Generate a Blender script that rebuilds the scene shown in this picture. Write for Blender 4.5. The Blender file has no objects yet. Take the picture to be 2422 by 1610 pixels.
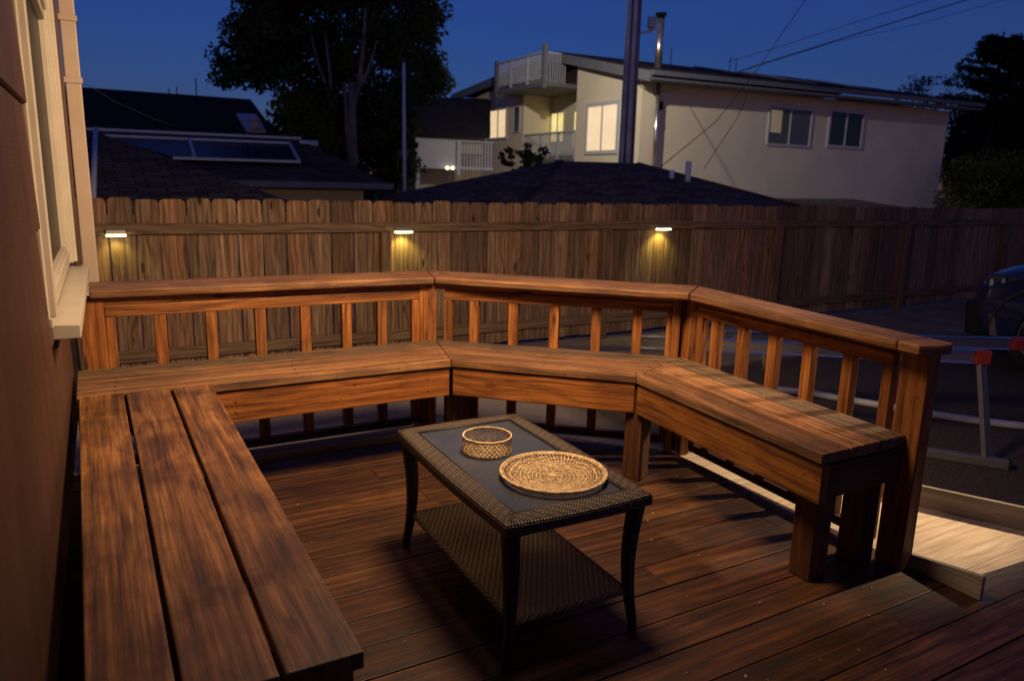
import bpy, bmesh, math, random
import numpy as np
from mathutils import Vector, Matrix
random.seed(7)
R = math.radians
sc = bpy.context.scene
col = sc.collection

# ------------------------------------------------------------------ camera
H = 1.33                                   # eye height above the deck
CF, CP, CR, CW = 1759.43, .20928, .024978, -.51582
def _rx(a): return np.array([[1,0,0],[0,math.cos(a),-math.sin(a)],[0,math.sin(a),math.cos(a)]])
def _ry(a): return np.array([[math.cos(a),0,math.sin(a)],[0,1,0],[-math.sin(a),0,math.cos(a)]])
def _rz(a): return np.array([[math.cos(a),-math.sin(a),0],[math.sin(a),math.cos(a),0],[0,0,1]])
CM = _rz(CR) @ _rx(CP) @ _ry(CW) @ np.array([[1,0,0],[0,0,-1],[0,1,0.]])
cam = bpy.data.cameras.new('camera'); camo = bpy.data.objects.new('camera', cam); col.objects.link(camo)
rt, up_, bk = CM[0], -CM[1], -CM[2]
camo.matrix_world = Matrix(((rt[0],up_[0],bk[0],0),(rt[1],up_[1],bk[1],0),(rt[2],up_[2],bk[2],H),(0,0,0,1)))
cam.sensor_width = 36; cam.lens = CF/2422*36; cam.clip_start = .02; cam.clip_end = 2000
cam.dof.use_dof = True; cam.dof.focus_distance = 2.5; cam.dof.aperture_fstop = 3.6
sc.camera = camo
def _ray(x, y):                            # x, y measured on the photograph (2359 wide)
    return CM.T @ np.array([(x/.974-1211)/CF, (y/.974-805)/CF, 1.])
def aY(x, y, Y): d = _ray(x, y); t = Y/d[1]; return Vector((d[0]*t, Y, H+d[2]*t))
def aX(x, y, X): d = _ray(x, y); t = X/d[0]; return Vector((X, d[1]*t, H+d[2]*t))
def aZ(x, y, Z): d = _ray(x, y); t = (Z-H)/d[2]; return Vector((d[0]*t, d[1]*t, Z))

# ------------------------------------------------------------------ world
w = bpy.data.worlds.new('World'); sc.world = w; w.use_nodes = True
nt = w.node_tree; nt.nodes.clear()
wo = nt.nodes.new('ShaderNodeOutputWorld'); bg = nt.nodes.new('ShaderNodeBackground')
sky = nt.nodes.new('ShaderNodeTexSky'); sky.sky_type = 'NISHITA'; sky.sun_disc = False
sky.sun_elevation = R(3.0); sky.sun_rotation = R(200); sky.ozone_density = 6; sky.air_density = 1.0; sky.dust_density = .3
mx = nt.nodes.new('ShaderNodeMixRGB'); mx.blend_type = 'MULTIPLY'; mx.inputs[0].default_value = 1
mx.inputs[2].default_value = (.90, .49, .68, 1)
ad = nt.nodes.new('ShaderNodeMixRGB'); ad.blend_type = 'ADD'; ad.inputs[0].default_value = 1; ad.inputs[2].default_value = (.072, .022, .105, 1)
nt.links.new(sky.outputs[0], mx.inputs[1]); nt.links.new(mx.outputs[0], ad.inputs[1]); nt.links.new(ad.outputs[0], bg.inputs[0]); nt.links.new(bg.outputs[0], wo.inputs[0])
SKY_STRENGTH = .15
bg.inputs[1].default_value = SKY_STRENGTH
sc.view_settings.view_transform = 'Standard'; sc.view_settings.look = 'None'
sc.view_settings.exposure = 0; sc.view_settings.gamma = 1
WARM = (1, .70, .40)
ASSUMED_LAMP_W, FILL_W, FENCE_W = 360, 85, .42

# ------------------------------------------------------------------ materials
def srgb(r, g, b): return tuple(((c/255)/12.92 if c/255 <= .04045 else ((c/255+.055)/1.055)**2.4) for c in (r, g, b))+(1,)
class NT:
    def __init__(s, name):
        s.m = bpy.data.materials.new(name); s.m.use_nodes = True; s.t = s.m.node_tree; s.n = s.t.nodes
        s.b = s.n['Principled BSDF']
    def new(s, t, **k):
        x = s.n.new('ShaderNode'+t)
        for a, v in k.items(): setattr(x, a, v)
        return x
    def L(s, a, b): s.t.links.new(a, b)
    def math(s, op, a, b=None, c=None):
        x = s.new('Math', operation=op)
        for i, v in enumerate((a, b, c)):
            if v is None: continue
            if isinstance(v, (int, float)): x.inputs[i].default_value = v
            else: s.L(v, x.inputs[i])
        return x.outputs[0]
    def comb(s, a, b, c=0):
        x = s.new('CombineXYZ')
        for i, v in enumerate((a, b, c)):
            if isinstance(v, (int, float)): x.inputs[i].default_value = v
            else: s.L(v, x.inputs[i])
        return x.outputs[0]
    def noise(s, vec, scale, detail=3, rough=.55, dist=0):
        x = s.new('TexNoise'); x.inputs['Scale'].default_value = scale; x.inputs['Detail'].default_value = detail
        x.inputs['Roughness'].default_value = rough; x.inputs['Distortion'].default_value = dist
        s.L(vec, x.inputs['Vector']); return x.outputs['Fac']
    def ramp(s, fac, stops, interp='LINEAR'):
        x = s.new('ValToRGB'); x.color_ramp.interpolation = interp; e = x.color_ramp.elements
        while len(e) < len(stops): e.new(.5)
        for i, (p, c) in enumerate(stops):
            e[i].position = p; e[i].color = c if not isinstance(c, (int, float)) else (c, c, c, 1)
        s.L(fac, x.inputs[0]); return x.outputs[0]
    def mix(s, kind, fac, a, b):
        x = s.new('MixRGB', blend_type=kind)
        for i, v in enumerate((fac, a, b)):
            if isinstance(v, (int, float)): x.inputs[i].default_value = v
            elif isinstance(v, tuple): x.inputs[i].default_value = v
            else: s.L(v, x.inputs[i])
        return x.outputs[0]
    def bump(s, h, strength=.3, dist=.002):
        x = s.new('Bump'); x.inputs['Strength'].default_value = strength; x.inputs['Distance'].default_value = dist
        s.L(h, x.inputs['Height']); s.L(x.outputs[0], s.b.inputs['Normal'])
    def base(s, c):
        if isinstance(c, tuple): s.b.inputs['Base Color'].default_value = c
        else: s.L(c, s.b.inputs['Base Color'])
    def rough(s, v):
        if isinstance(v, (int, float)): s.b.inputs['Roughness'].default_value = v
        else: s.L(v, s.b.inputs['Roughness'])

def wood(name, dark, mid, light, knots=.5, blotch=.0, grain=1.0, rough=.55, vary=.5, spec=.35, blotch_col=(.34,.31,.31,1), grey=0.0, checks=0):
    """timber whose grain runs along U of the UV map (metres), a random number per board in attribute 'rnd'"""
    n = NT(name)
    uv = n.new('UVMap'); sp = n.new('SeparateXYZ'); n.L(uv.outputs[0], sp.inputs[0])
    at = n.new('Attribute', attribute_name='rnd'); r = at.outputs['Fac']
    u, v = sp.outputs[0], sp.outputs[1]
    warp = n.noise(n.comb(n.math('MULTIPLY', u, 1.6), n.math('MULTIPLY', v, 9), n.math('MULTIPLY', r, 31)), 1, 2)
    # knots: cells stretched along the board
    vo = n.new('TexVoronoi'); vo.inputs['Scale'].default_value = 1; vo.inputs['Randomness'].default_value = 1
    n.L(n.comb(n.math('MULTIPLY', u, 2.2), n.math('MULTIPLY', v, 7.0), n.math('MULTIPLY', r, 17)), vo.inputs['Vector'])
    kd = vo.outputs['Distance']
    pull = n.ramp(kd, [(0, 1.), (.45, 0.)])
    rings = n.math('ADD', n.math('MULTIPLY', v, 62), n.math('ADD', n.math('MULTIPLY', warp, 8.0), n.math('MULTIPLY', pull, 3.2*knots)))
    band = n.math('ABSOLUTE', n.math('SINE', n.math('ADD', rings, n.math('MULTIPLY', r, 11))))
    fine = n.noise(n.comb(n.math('MULTIPLY', u, 4), n.math('MULTIPLY', v, 150), n.math('MULTIPLY', r, 9)), 1, 4, .65)
    broad = n.noise(n.comb(n.math('MULTIPLY', u, 1.3), n.math('MULTIPLY', v, 22), n.math('MULTIPLY', r, 23)), 1, 4, .6)
    f = n.math('ADD', n.math('MULTIPLY', band, .26*grain), n.math('ADD', n.math('MULTIPLY', fine, .55), n.math('MULTIPLY', broad, .62)))
    st = n.noise(n.comb(n.math('MULTIPLY', u, 2.2), n.math('MULTIPLY', v, 85), n.math('MULTIPLY', r, 19)), 1, 6, .72)
    f = n.math('ADD', f, n.math('MULTIPLY', n.math('SUBTRACT', st, .5), .95))
    f = n.math('SUBTRACT', f, .19)
    c = n.ramp(f, [(.22, dark), (.52, mid), (.86, light)])
    tint = n.ramp(r, [(0, (1-.45*vary, 1-.5*vary, 1-.5*vary, 1)), (.5, (1, 1, 1, 1)), (.75, (1+.1*vary, 1-.1*vary, 1-.2*vary, 1)), (1, (1+.4*vary, 1+.38*vary, 1+.3*vary, 1))])
    c = n.mix('MULTIPLY', 1, c, tint)
    kn = n.ramp(kd, [(0.0, 0.), (.07, .1), (.13, 1.)])
    if knots > 0: c = n.mix('MULTIPLY', min(1, knots), c, n.mix('MIX', kn, (.16, .12, .1, 1), (1, 1, 1, 1)))
    geo = n.new('NewGeometry')
    if grey:                               # weathered streaks
        g = n.ramp(n.noise(n.comb(n.math('MULTIPLY', u, .8), n.math('MULTIPLY', v, 30), n.math('MULTIPLY', r, 5)), 1, 3), [(.42, 0.), (.66, 1.)])
        c = n.mix('MIX', n.math('MULTIPLY', g, grey), c, (.10, .075, .058, 1))
    if checks:                             # drying cracks and raised grain
        q = n.noise(n.comb(n.math('MULTIPLY', u, .9), n.math('MULTIPLY', v, 48), n.math('MULTIPLY', r, 13)), 1, 5, .7)
        ck = n.ramp(n.math('ABSOLUTE', n.math('SUBTRACT', q, .5)), [(.0, 1.), (.018, 0.)])
        c = n.mix('MULTIPLY', n.math('MULTIPLY', ck, .75*checks), c, (.22,.18,.16,1))
    if blotch:
        b = n.ramp(n.noise(geo.outputs['Position'], 4.2, 5, .62, .6), [(.38, 0.), (.62, 1.)])
        c = n.mix('MULTIPLY', n.math('MULTIPLY', b, blotch), c, blotch_col)
        b2 = n.ramp(n.noise(n.comb(n.math('MULTIPLY', u, 5), n.math('MULTIPLY', v, 13), n.math('MULTIPLY', r, 7)), 1, 5, .65, .5), [(.52, 0.), (.74, 1.)])
        c = n.mix('MIX', n.math('MULTIPLY', b2, blotch*.28), c, light)
        sp_ = n.ramp(n.noise(geo.outputs['Position'], 34, 3, .5), [(.68, 0.), (.74, 1.)])
        c = n.mix('MULTIPLY', n.math('MULTIPLY', sp_, .6), c, (.3, .25, .25, 1))
    n.base(c)
    n.rough(n.ramp(f, [(.2, min(1, rough+.2)), (.8, rough)]))
    n.b.inputs['Specular IOR Level'].default_value = spec
    n.bump(n.math('ADD', n.math('MULTIPLY', fine, .7), n.math('MULTIPLY', band, .3)), .45, .0025)
    return n.m

def plain(name, c, rough=.5, metal=0, noise=.15, scale=6, bump=0, spec=.5):
    n = NT(name); g = n.new('TexCoord')
    f = n.noise(g.outputs['Object'], scale, 4)
    c = tuple(c)+((1,) if len(c) == 3 else ())
    d = tuple(x*(1-noise*1.6) for x in c[:3])+(1,)
    l = tuple(min(1, x*(1+noise)) for x in c[:3])+(1,)
    n.base(n.ramp(f, [(.3, d), (.7, l)])); n.rough(rough); n.b.inputs['Metallic'].default_value = metal
    n.b.inputs['Specular IOR Level'].default_value = spec
    if bump: n.bump(n.noise(g.outputs['Object'], scale*12, 3), bump, .003)
    return n.m
def emit(name, c, s, rough=.4, folds=False):
    n = NT(name); g = n.new('TexCoord'); f = n.noise(g.outputs['Object'], 1.4, 2)
    if folds:
        sp = n.new('SeparateXYZ'); n.L(g.outputs['Object'], sp.inputs[0]); wv = n.math('ABSOLUTE', n.math('SINE', n.math('MULTIPLY', n.math('ADD', sp.outputs[0], sp.outputs[1]), 17)))
        f = n.math('ADD', n.math('MULTIPLY', f, .5), n.math('MULTIPLY', wv, .35))
    cc = n.ramp(f, [(.3, tuple(x*.72 for x in c)+(1,)), (.7, tuple(c)+(1,))])
    n.base((.3, .3, .3, 1)); n.L(cc, n.b.inputs['Emission Color']); n.b.inputs['Emission Strength'].default_value = s; n.rough(rough)
    return n.m
def shingle(name, dark, light, course=.14):
    n = NT(name); uv = n.new('UVMap')
    br = n.new('TexBrick'); n.L(uv.outputs[0], br.inputs['Vector']); br.offset = .37
    br.inputs['Scale'].default_value = 1; br.inputs['Brick Width'].default_value = .32; br.inputs['Row Height'].default_value = course
    br.inputs['Mortar Size'].default_value = .012; br.inputs['Mortar Smooth'].default_value = .3; br.inputs['Bias'].default_value = 0
    br.inputs['Color1'].default_value = dark; br.inputs['Color2'].default_value = light
    br.inputs['Mortar'].default_value = tuple(x*.35 for x in dark[:3])+(1,)
    g = n.new('TexCoord'); f = n.noise(g.outputs['Object'], 60, 3)
    c = n.mix('MULTIPLY', .6, br.outputs[0], n.ramp(f, [(.3, .45), (.7, 1.3)])); n.base(c); n.rough(.95)
    n.b.inputs['Specular IOR Level'].default_value = .1
    n.bump(br.outputs['Fac'], -.6, .01)
    return n.m
def wicker(name, dark, light, cell=.009, coarse=False):
    n = NT(name); uv = n.new('UVMap'); sp = n.new('SeparateXYZ'); n.L(uv.outputs[0], sp.inputs[0])
    nz = n.noise(uv.outputs[0], 45, 2)
    k = math.pi/cell
    u = n.math('ADD', n.math('MULTIPLY', sp.outputs[0], k), n.math('MULTIPLY', nz, 2.2 if coarse else 1.0))
    v = n.math('ADD', n.math('MULTIPLY', sp.outputs[1], k*(1.6 if coarse else 1)), n.math('MULTIPLY', nz, 2.2 if coarse else .8))
    su, sv = n.math('ABSOLUTE', n.math('SINE', u)), n.math('ABSOLUTE', n.math('SINE', v))
    h = n.math('MULTIPLY', n.math('POWER', su, .6), n.math('POWER', sv, .6))
    alt = n.math('SINE', n.math('ADD', n.math('MULTIPLY', u, .5), n.math('MULTIPLY', v, .5)))
    f = n.math('ADD', n.math('MULTIPLY', h, .8), n.math('MULTIPLY', alt, .14))
    n.base(n.ramp(f, [(.12, (0.002, .0018, .0015, 1)), (.5, dark), (.95, light)])); n.rough(.42)
    n.bump(h, .9, .004)
    return n.m

BENCH = wood('stained redwood', (.050,.014,.004,1), (.215,.072,.016,1), (.43,.17,.040,1), knots=1, vary=.5, grain=.85, blotch=.35, rough=.45, checks=.8)
SEAT = wood('weathered seat redwood', (.040,.015,.007,1), (.205,.084,.029,1), (.44,.21,.078,1), knots=.5, vary=.5, grain=.9, blotch=.5, rough=.5, grey=.45, checks=1)
SEATB = wood('grey weathered seat redwood', (.030,.016,.008,1), (.105,.055,.025,1), (.25,.145,.065,1), knots=.6, vary=.35, grain=.9, blotch=.6, rough=.6, grey=.7, checks=1)
LEGM = wood('dark leg timber with shade', (.022,.007,.003,1), (.060,.019,.007,1), (.11,.042,.014,1), knots=.4, vary=.3, grain=.8, rough=.5)  # darker stain plus the shade under the bench, put into the base colour
LBENCH = wood('dark stained plank', (.048,.018,.006,1), (.19,.078,.021,1), (.46,.215,.062,1), knots=.8, vary=.2, grain=.55, blotch=.85, rough=.36, spec=.5, checks=.7)
DECKM = wood('brown deck board', (.010,.0033,.0013,1), (.050,.0190,.0060,1), (.13,.055,.017,1), knots=.8, vary=.7, grain=.8, blotch=.5, rough=.38, spec=.35, checks=.5)
FENCEM = wood('grey brown cedar picket', (.055,.031,.019,1), (.26,.158,.095,1), (.52,.345,.22,1), knots=1., vary=1.0, grain=.7, rough=.8, spec=.15, grey=.45)
FRAILM = wood('fence rail timber', (.06,.036,.022,1), (.17,.105,.065,1), (.28,.19,.125,1), knots=.5, vary=.2, rough=.8, spec=.15)
RAMPM = wood('pale new plywood', (.42,.30,.19,1), (.62,.48,.32,1), (.82,.70,.52,1), knots=.5, vary=.25, grain=.55, rough=.6, blotch=.35, blotch_col=(.62,.60,.60,1))
KERBM = wood('grey painted board', (.16,.13,.10,1), (.27,.225,.18,1), (.36,.31,.26,1), knots=.3, vary=.1, grain=.3, rough=.6)
def sidingm():
    n = NT('painted rust brown siding'); g = n.new('NewGeometry'); sp = n.new('SeparateXYZ'); n.L(g.outputs['Position'], sp.inputs[0])
    drip = n.noise(n.comb(n.math('MULTIPLY', sp.outputs[1], 9), n.math('MULTIPLY', sp.outputs[2], .8)), 1, 4, .6)
    gr = n.noise(n.comb(n.math('MULTIPLY', sp.outputs[1], 5), n.math('MULTIPLY', sp.outputs[2], 120)), 1, 3, .6)
    big = n.noise(g.outputs['Position'], 2.5, 4)
    c = n.ramp(drip, [(.25, (.043,.017,.010,1)), (.5, (.074,.030,.016,1)), (.8, (.10,.043,.024,1))])
    c = n.mix('MULTIPLY', .5, c, n.ramp(big, [(.3, .55), (.7, 1.2)]))
    n.base(c); n.rough(.5); n.bump(gr, .5, .003); return n.m
SIDING = sidingm()
WHITE = plain('cream window paint', (.47,.40,.31), .42, noise=.05, scale=8, bump=.08)
PIPEM = plain('beige downspout paint', (.41,.30,.225), .4, noise=.05)
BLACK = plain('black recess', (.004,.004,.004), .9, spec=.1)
GLASSD = plain('dark window glass', (.016,.016,.013), .3, noise=.1, spec=.03)
GREYBOX = plain('grey vent sheet', (.12,.10,.09), .6)
ALU = plain('brushed aluminium', (.42,.46,.56), .22, metal=.95, noise=.06, scale=20)  # base colour tinted blue for the reflected sky
ALUD = plain('dull aluminium', (.22,.21,.21), .5, metal=.6, noise=.1, scale=20)
RED = plain('red plastic end cap', (.26,.022,.015), .4, noise=.06)
CARP = plain('sky tinted black car paint', (.010,.026,.085), .16, metal=.2, noise=.05, spec=.6); CARP.node_tree.nodes['Principled BSDF'].inputs['Coat Weight'].default_value = 1  # black paint with the sky's blue reflection put into its colour
PLAST = plain('black bumper plastic', (.006,.006,.007), .6)
HLGLASS = plain('smoky headlight glass', (.03,.045,.07), .08, noise=.4, scale=9, spec=.9)
CHROME = plain('headlight reflector', (.75,.80,.9), .3, metal=.3, noise=.5, scale=14)
RUBBER = plain('tyre rubber', (.008,.008,.008), .85)
TRIMG = plain('grey trim', (.04,.04,.04), .4)
WPIPE = plain('white plastic pipe', (.62,.58,.56), .45, noise=.06)
YHOUSE = plain('pale yellow stucco', (.66,.60,.45), .9, noise=.05, scale=.8, bump=.1, spec=.1)
CREAM = plain('cream stucco', (.42,.34,.26), .9, noise=.05, spec=.1)
FASCIA = plain('grey fascia paint', (.125,.135,.16), .7, noise=.08)
WTRIM = plain('white trim paint', (.55,.57,.62), .5, noise=.05)
RAILG = plain('grey railing paint', (.38,.40,.46), .6, noise=.05)
WINF = plain('white vinyl frame', (.50,.50,.52), .4, noise=.04)
SHIN = shingle('charcoal shingles', (.060,.046,.038,1), (.125,.098,.080,1))
SHINB = shingle('brown grey shingles', (.10,.070,.052,1), (.22,.155,.12,1), .13)
DROOF = shingle('dark asphalt roof', (.022,.021,.023,1), (.035,.033,.036,1), .2)
PANEL = plain('solar panel glass', (.008,.010,.018), .45, noise=.15, scale=2)
LITC = emit('curtain lit from inside', (1.0,.72,.40), .95, folds=True)
LITY = emit('lit yellow room', (.95,.74,.24), 1.0)
LITD = emit('dim pane glow', (.55,.40,.16), .22)
DIMG = plain('dim curtained pane', (.10,.11,.12), .25)
DARKP = plain('dark pane', (.02,.035,.045), .12)
LEAF = plain('dark green foliage', (.040,.060,.026), .8, noise=.5, scale=.6, spec=.1)
LEAFY = plain('olive foliage', (.055,.065,.018), .8, noise=.5, scale=.6, spec=.1)
CONIF = plain('conifer needles', (.010,.018,.014), .85, noise=.4, scale=.8, spec=.1)
BARK = plain('pale bark', (.16,.14,.14), .9, noise=.3, scale=2, spec=.1)
BARKD = plain('brown bark', (.07,.05,.035), .9, noise=.3, scale=2, spec=.1)
POLEM = plain('grey utility pole', (.72,.76,.84), .5, metal=.0, noise=.25, scale=1.2)
STEEL = plain('galvanised flue', (.60,.56,.54), .25, metal=.9, noise=.2, scale=3)
WIRE = plain('black wire', (.01,.01,.012), .8)
STRAW = plain('woven straw', (.64,.45,.25), .6, noise=.3, scale=60, bump=.3, spec=.2)
STRAWD = plain('darker woven straw', (.34,.215,.12), .65, noise=.35, scale=70, bump=.3, spec=.2)
WICK = wicker('dark brown wicker', (.030,.019,.011,1), (.19,.108,.045,1), .0095)
WICKS = wicker('shelf wicker', (.10,.068,.028,1), (.60,.41,.19,1), .0075, True)
WICKL = wicker('black wicker leg', (.010,.008,.006,1), (.035,.026,.018,1), .008)
LENSM = emit('lamp lens glow', (1.0,.95,.42), 9)
LENSP = emit('small porch spot glow', (1.0,.9,.5), 2.5)
BRONZE = plain('bronze lamp metal', (.05,.035,.025), .4, metal=.8)
LAMPH = plain('steel lamp housing', (.42,.38,.34), .35, metal=.4)

def tglass():
    n = NT('frosted table glass'); g = n.new('TexCoord')
    f = n.noise(g.outputs['Object'], 3, 5, .6); s = n.ramp(n.noise(g.outputs['Object'], 90, 2), [(.70, 0.), (.76, 1.)])
    c = n.ramp(f, [(.3, (.045,.050,.066,1)), (.7, (.080,.084,.10,1))]); c = n.mix('ADD', n.math('MULTIPLY', s, .25), c, (.35,.3,.24,1))
    n.base(c); n.rough(n.ramp(f, [(.35, .13), (.7, .30)])); n.b.inputs['Specular IOR Level'].default_value = .5
    o_ = n.n['Material Output']; tr = n.new('BsdfTransparent'); tr.inputs[0].default_value = (.8,.82,.85,1); ms = n.new('MixShader'); ms.inputs[0].default_value = .38
    n.L(n.b.outputs[0], ms.inputs[1]); n.L(tr.outputs[0], ms.inputs[2]); n.L(ms.outputs[0], o_.inputs[0])
    return n.m
TGLASS = tglass()
def groundm():
    n = NT('concrete and asphalt'); geo = n.new('NewGeometry'); P = geo.outputs['Position']; sp = n.new('SeparateXYZ'); n.L(P, sp.inputs[0])
    big = n.noise(P, .35, 5, .6); fine = n.noise(P, 70, 3, .7); mid = n.noise(P, 3, 4)
    asph = n.ramp(fine, [(.35, (.036,.026,.019,1)), (.60, (.080,.060,.043,1)), (.70, (.30,.23,.17,1))])
    conc = n.ramp(mid, [(.3, (.17,.13,.095,1)), (.7, (.30,.235,.18,1))])
    grav = n.ramp(fine, [(.3, (.26,.21,.175,1)), (.7, (.60,.50,.42,1))])
    edge = n.math('ADD', sp.outputs[1], n.math('MULTIPLY', big, .6))
    isC = n.ramp(n.math('MULTIPLY', n.math('SUBTRACT', edge, 5.3), 1.), [(.0, 0.), (.12, 1.)])
    c = n.mix('MIX', isC, asph, conc)
    isG = n.ramp(n.math('SUBTRACT', 3.4, n.math('ADD', sp.outputs[0], n.math('MULTIPLY', big, .5))), [(0, 0.), (.3, 1.)])
    c = n.mix('MIX', n.math('MULTIPLY', isG, .8), c, grav)
    c = n.mix('MULTIPLY', .6, c, n.ramp(big, [(.3, .6), (.7, 1.25)]))
    n.base(c); n.rough(.85); n.b.inputs['Specular IOR Level'].default_value = .3; n.bump(fine, .5, .004)
    return n.m
GROUND = groundm()

# ------------------------------------------------------------------ mesh helpers
class MB:
    def __init__(s): s.v = []; s.f = []; s.uv = []; s.r = []; s.sm = []
    def face(s, idx, uvs, rnd, smooth=False): s.f.append(idx); s.uv.append(uvs); s.r.append(rnd); s.sm.append(smooth)
    def hexa(s, c, axis=None, rnd=None, off=None):
        """c: 8 corners, bottom loop 0-3 then top loop 4-7 (same order). UVs in metres, U along axis"""
        c = [Vector(p) for p in c]; b = len(s.v); s.v += c
        rnd = random.random() if rnd is None else rnd
        a = Vector(axis).normalized() if axis is not None else (c[1]-c[0]).normalized()
        o = (random.random()*40, random.random()*40) if off is None else off
        ctr = sum(c, Vector())/8
        for q in ((3,2,1,0), (4,5,6,7), (0,1,5,4), (1,2,6,5), (2,3,7,6), (3,0,4,7)):
            p = [c[i] for i in q]; nrm = (p[1]-p[0]).cross(p[3]-p[0])
            if nrm.length < 1e-12: nrm = (p[2]-p[1]).cross(p[3]-p[1])
            if nrm.dot(sum(p, Vector())/4-ctr) < 0: q = q[::-1]; p = p[::-1]; nrm = -nrm
            nrm.normalize(); ax = a
            if abs(nrm.dot(a)) > .8: ax = Vector((0,0,1)) if abs(nrm.z) < .8 else Vector((1,0,0))
            t = nrm.cross(ax).normalized(); ax = t.cross(nrm)
            s.face([b+i for i in q], [(pp.dot(ax)+o[0], pp.dot(t)+o[1]) for pp in p], rnd)
    def box(s, lo, hi, axis=(1,0,0), rnd=None):
        x0,y0,z0 = lo; x1,y1,z1 = hi
        s.hexa([(x0,y0,z0),(x1,y0,z0),(x1,y1,z0),(x0,y1,z0),(x0,y0,z1),(x1,y0,z1),(x1,y1,z1),(x0,y1,z1)], axis, rnd)
    def prism(s, poly, z0, z1, axis=(1,0,0), rnd=None):
        s.hexa([(p[0],p[1],z0) for p in poly]+[(p[0],p[1],z1) for p in poly], axis, rnd)
    def ngon(s, poly, z0, z1, axis=(1,0,0), rnd=None):
        n = len(poly); b = len(s.v); rnd = random.random() if rnd is None else rnd
        area = sum(poly[i][0]*poly[(i+1)%n][1]-poly[(i+1)%n][0]*poly[i][1] for i in range(n))
        if area < 0: poly = poly[::-1]
        s.v += [Vector((p[0],p[1],z0)) for p in poly]+[Vector((p[0],p[1],z1)) for p in poly]
        a = Vector(axis).normalized(); t = Vector((-a.y,a.x,0)); o = (random.random()*40, random.random()*40)
        uv = lambda p: (p.dot(a)+o[0], p.dot(t)+o[1])
        s.face([b+n+i for i in range(n)], [uv(s.v[b+n+i]) for i in range(n)], rnd)
        s.face([b+i for i in range(n-1,-1,-1)], [uv(s.v[b+i]) for i in range(n-1,-1,-1)], rnd)
        for i in range(n):
            j = (i+1)%n; q = [b+i,b+j,b+n+j,b+n+i]
            s.face(q, [(s.v[k].dot(a)+s.v[k].dot(t)*.5+o[0], s.v[k].z+o[1]) for k in q], rnd)
    def beam(s, p0, p1, wdt, hgt, up=(0,0,1), rnd=None):
        p0 = Vector(p0); p1 = Vector(p1); d = (p1-p0).normalized(); u = Vector(up); sd = d.cross(u).normalized(); u = sd.cross(d).normalized()
        a, b = sd*wdt/2, u*hgt/2
        s.hexa([p0-a-b, p1-a-b, p1+a-b, p0+a-b, p0-a+b, p1-a+b, p1+a+b, p0+a+b], d, rnd)
    def quad(s, p, axis=(1,0,0), rnd=None):
        p = [Vector(q) for q in p]; b = len(s.v); s.v += p; rnd = random.random() if rnd is None else rnd
        nrm = (p[1]-p[0]).cross(p[-1]-p[0]).normalized(); a = Vector(axis); a = (a-nrm*a.dot(nrm)).normalized(); t = nrm.cross(a)
        s.face([b+i for i in range(len(p))], [(q.dot(a), q.dot(t)) for q in p], rnd)
    def slab(s, p, th, axis=(1,0,0)):
        """a sheet through the points p, th thick downward"""
        p = [Vector(q) for q in p]; nrm = (p[1]-p[0]).cross(p[-1]-p[0]).normalized()
        if nrm.z < 0: nrm = -nrm
        lo = [q-nrm*th for q in p]
        if len(p) == 4: s.hexa(lo+p, axis, off=(0,0))
        else: s.hexa(lo+[lo[-1]]+p+[p[-1]], axis, off=(0,0))
    def tube(s, pts, rad, seg=10, rnd=None, cap=True, closed=False):
        pts = [Vector(p) for p in pts]; n = len(pts); rnd = random.random() if rnd is None else rnd
        rad = rad if isinstance(rad, (list, tuple)) else [rad]*n; b = len(s.v); L = 0; prev = None; rings = []
        for i, p in enumerate(pts):
            if closed: d = pts[(i+1)%n]-pts[i-1]
            else: d = pts[min(i+1,n-1)]-pts[max(i-1,0)]
            d.normalize()
            if prev is None: a = d.orthogonal().normalized() if abs(d.z) > .9 or True else None
            else: a = (prev-d*prev.dot(d)).normalized()
            prev = a; c = d.cross(a)
            if i: L += (p-pts[i-1]).length
            s.v += [p+(a*math.cos(2*math.pi*k/seg)+c*math.sin(2*math.pi*k/seg))*rad[i] for k in range(seg)]
            rings.append(L)
        m = n if closed else n-1
        for i in range(m):
            j = (i+1)%n; Lj = rings[j] if j else rings[i]+(pts[0]-pts[i]).length
            for k in range(seg):
                k2 = (k+1)%seg; ci = 2*math.pi*max(rad)/seg
                s.face([b+i*seg+k, b+i*seg+k2, b+j*seg+k2, b+j*seg+k], [(rings[i],k*ci),(rings[i],(k+1)*ci),(Lj,(k+1)*ci),(Lj,k*ci)], rnd, True)
        if cap and not closed:
            s.face([b+k for k in range(seg-1,-1,-1)], [(0,0)]*seg, rnd); s.face([b+(n-1)*seg+k for k in range(seg)], [(0,0)]*seg, rnd)
    def build(s, name, mat, parent=None, bevel=0, smooth=False):
        me = bpy.data.meshes.new(name); me.from_pydata([tuple(v) for v in s.v], [], s.f)
        uvl = me.uv_layers.new(name='UVMap'); uvl.data.foreach_set('uv', [x for f in s.uv for u in f for x in u])
        at = me.attributes.new('rnd', 'FLOAT', 'FACE'); at.data.foreach_set('value', s.r)
        me.polygons.foreach_set('use_smooth', [smooth or k for k in s.sm]); me.materials.append(mat); me.update()
        o = bpy.data.objects.new(name, me); col.objects.link(o)
        if parent: o.parent = parent; o.matrix_parent_inverse = Matrix.Translation(-Vector(parent.matrix_basis.translation)) if parent.parent is None else Matrix()
        if bevel:
            m = o.modifiers.new('edge', 'BEVEL'); m.width = bevel; m.segments = 2; m.limit_method = 'ANGLE'; m.angle_limit = R(40); m.harden_normals = False
        return o
def tag(o, label=None, cat=None, group=None, kind=None):
    if label: o['label'] = label
    if cat: o['category'] = cat
    if group: o['group'] = group
    if kind: o['kind'] = kind
    return o
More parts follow.
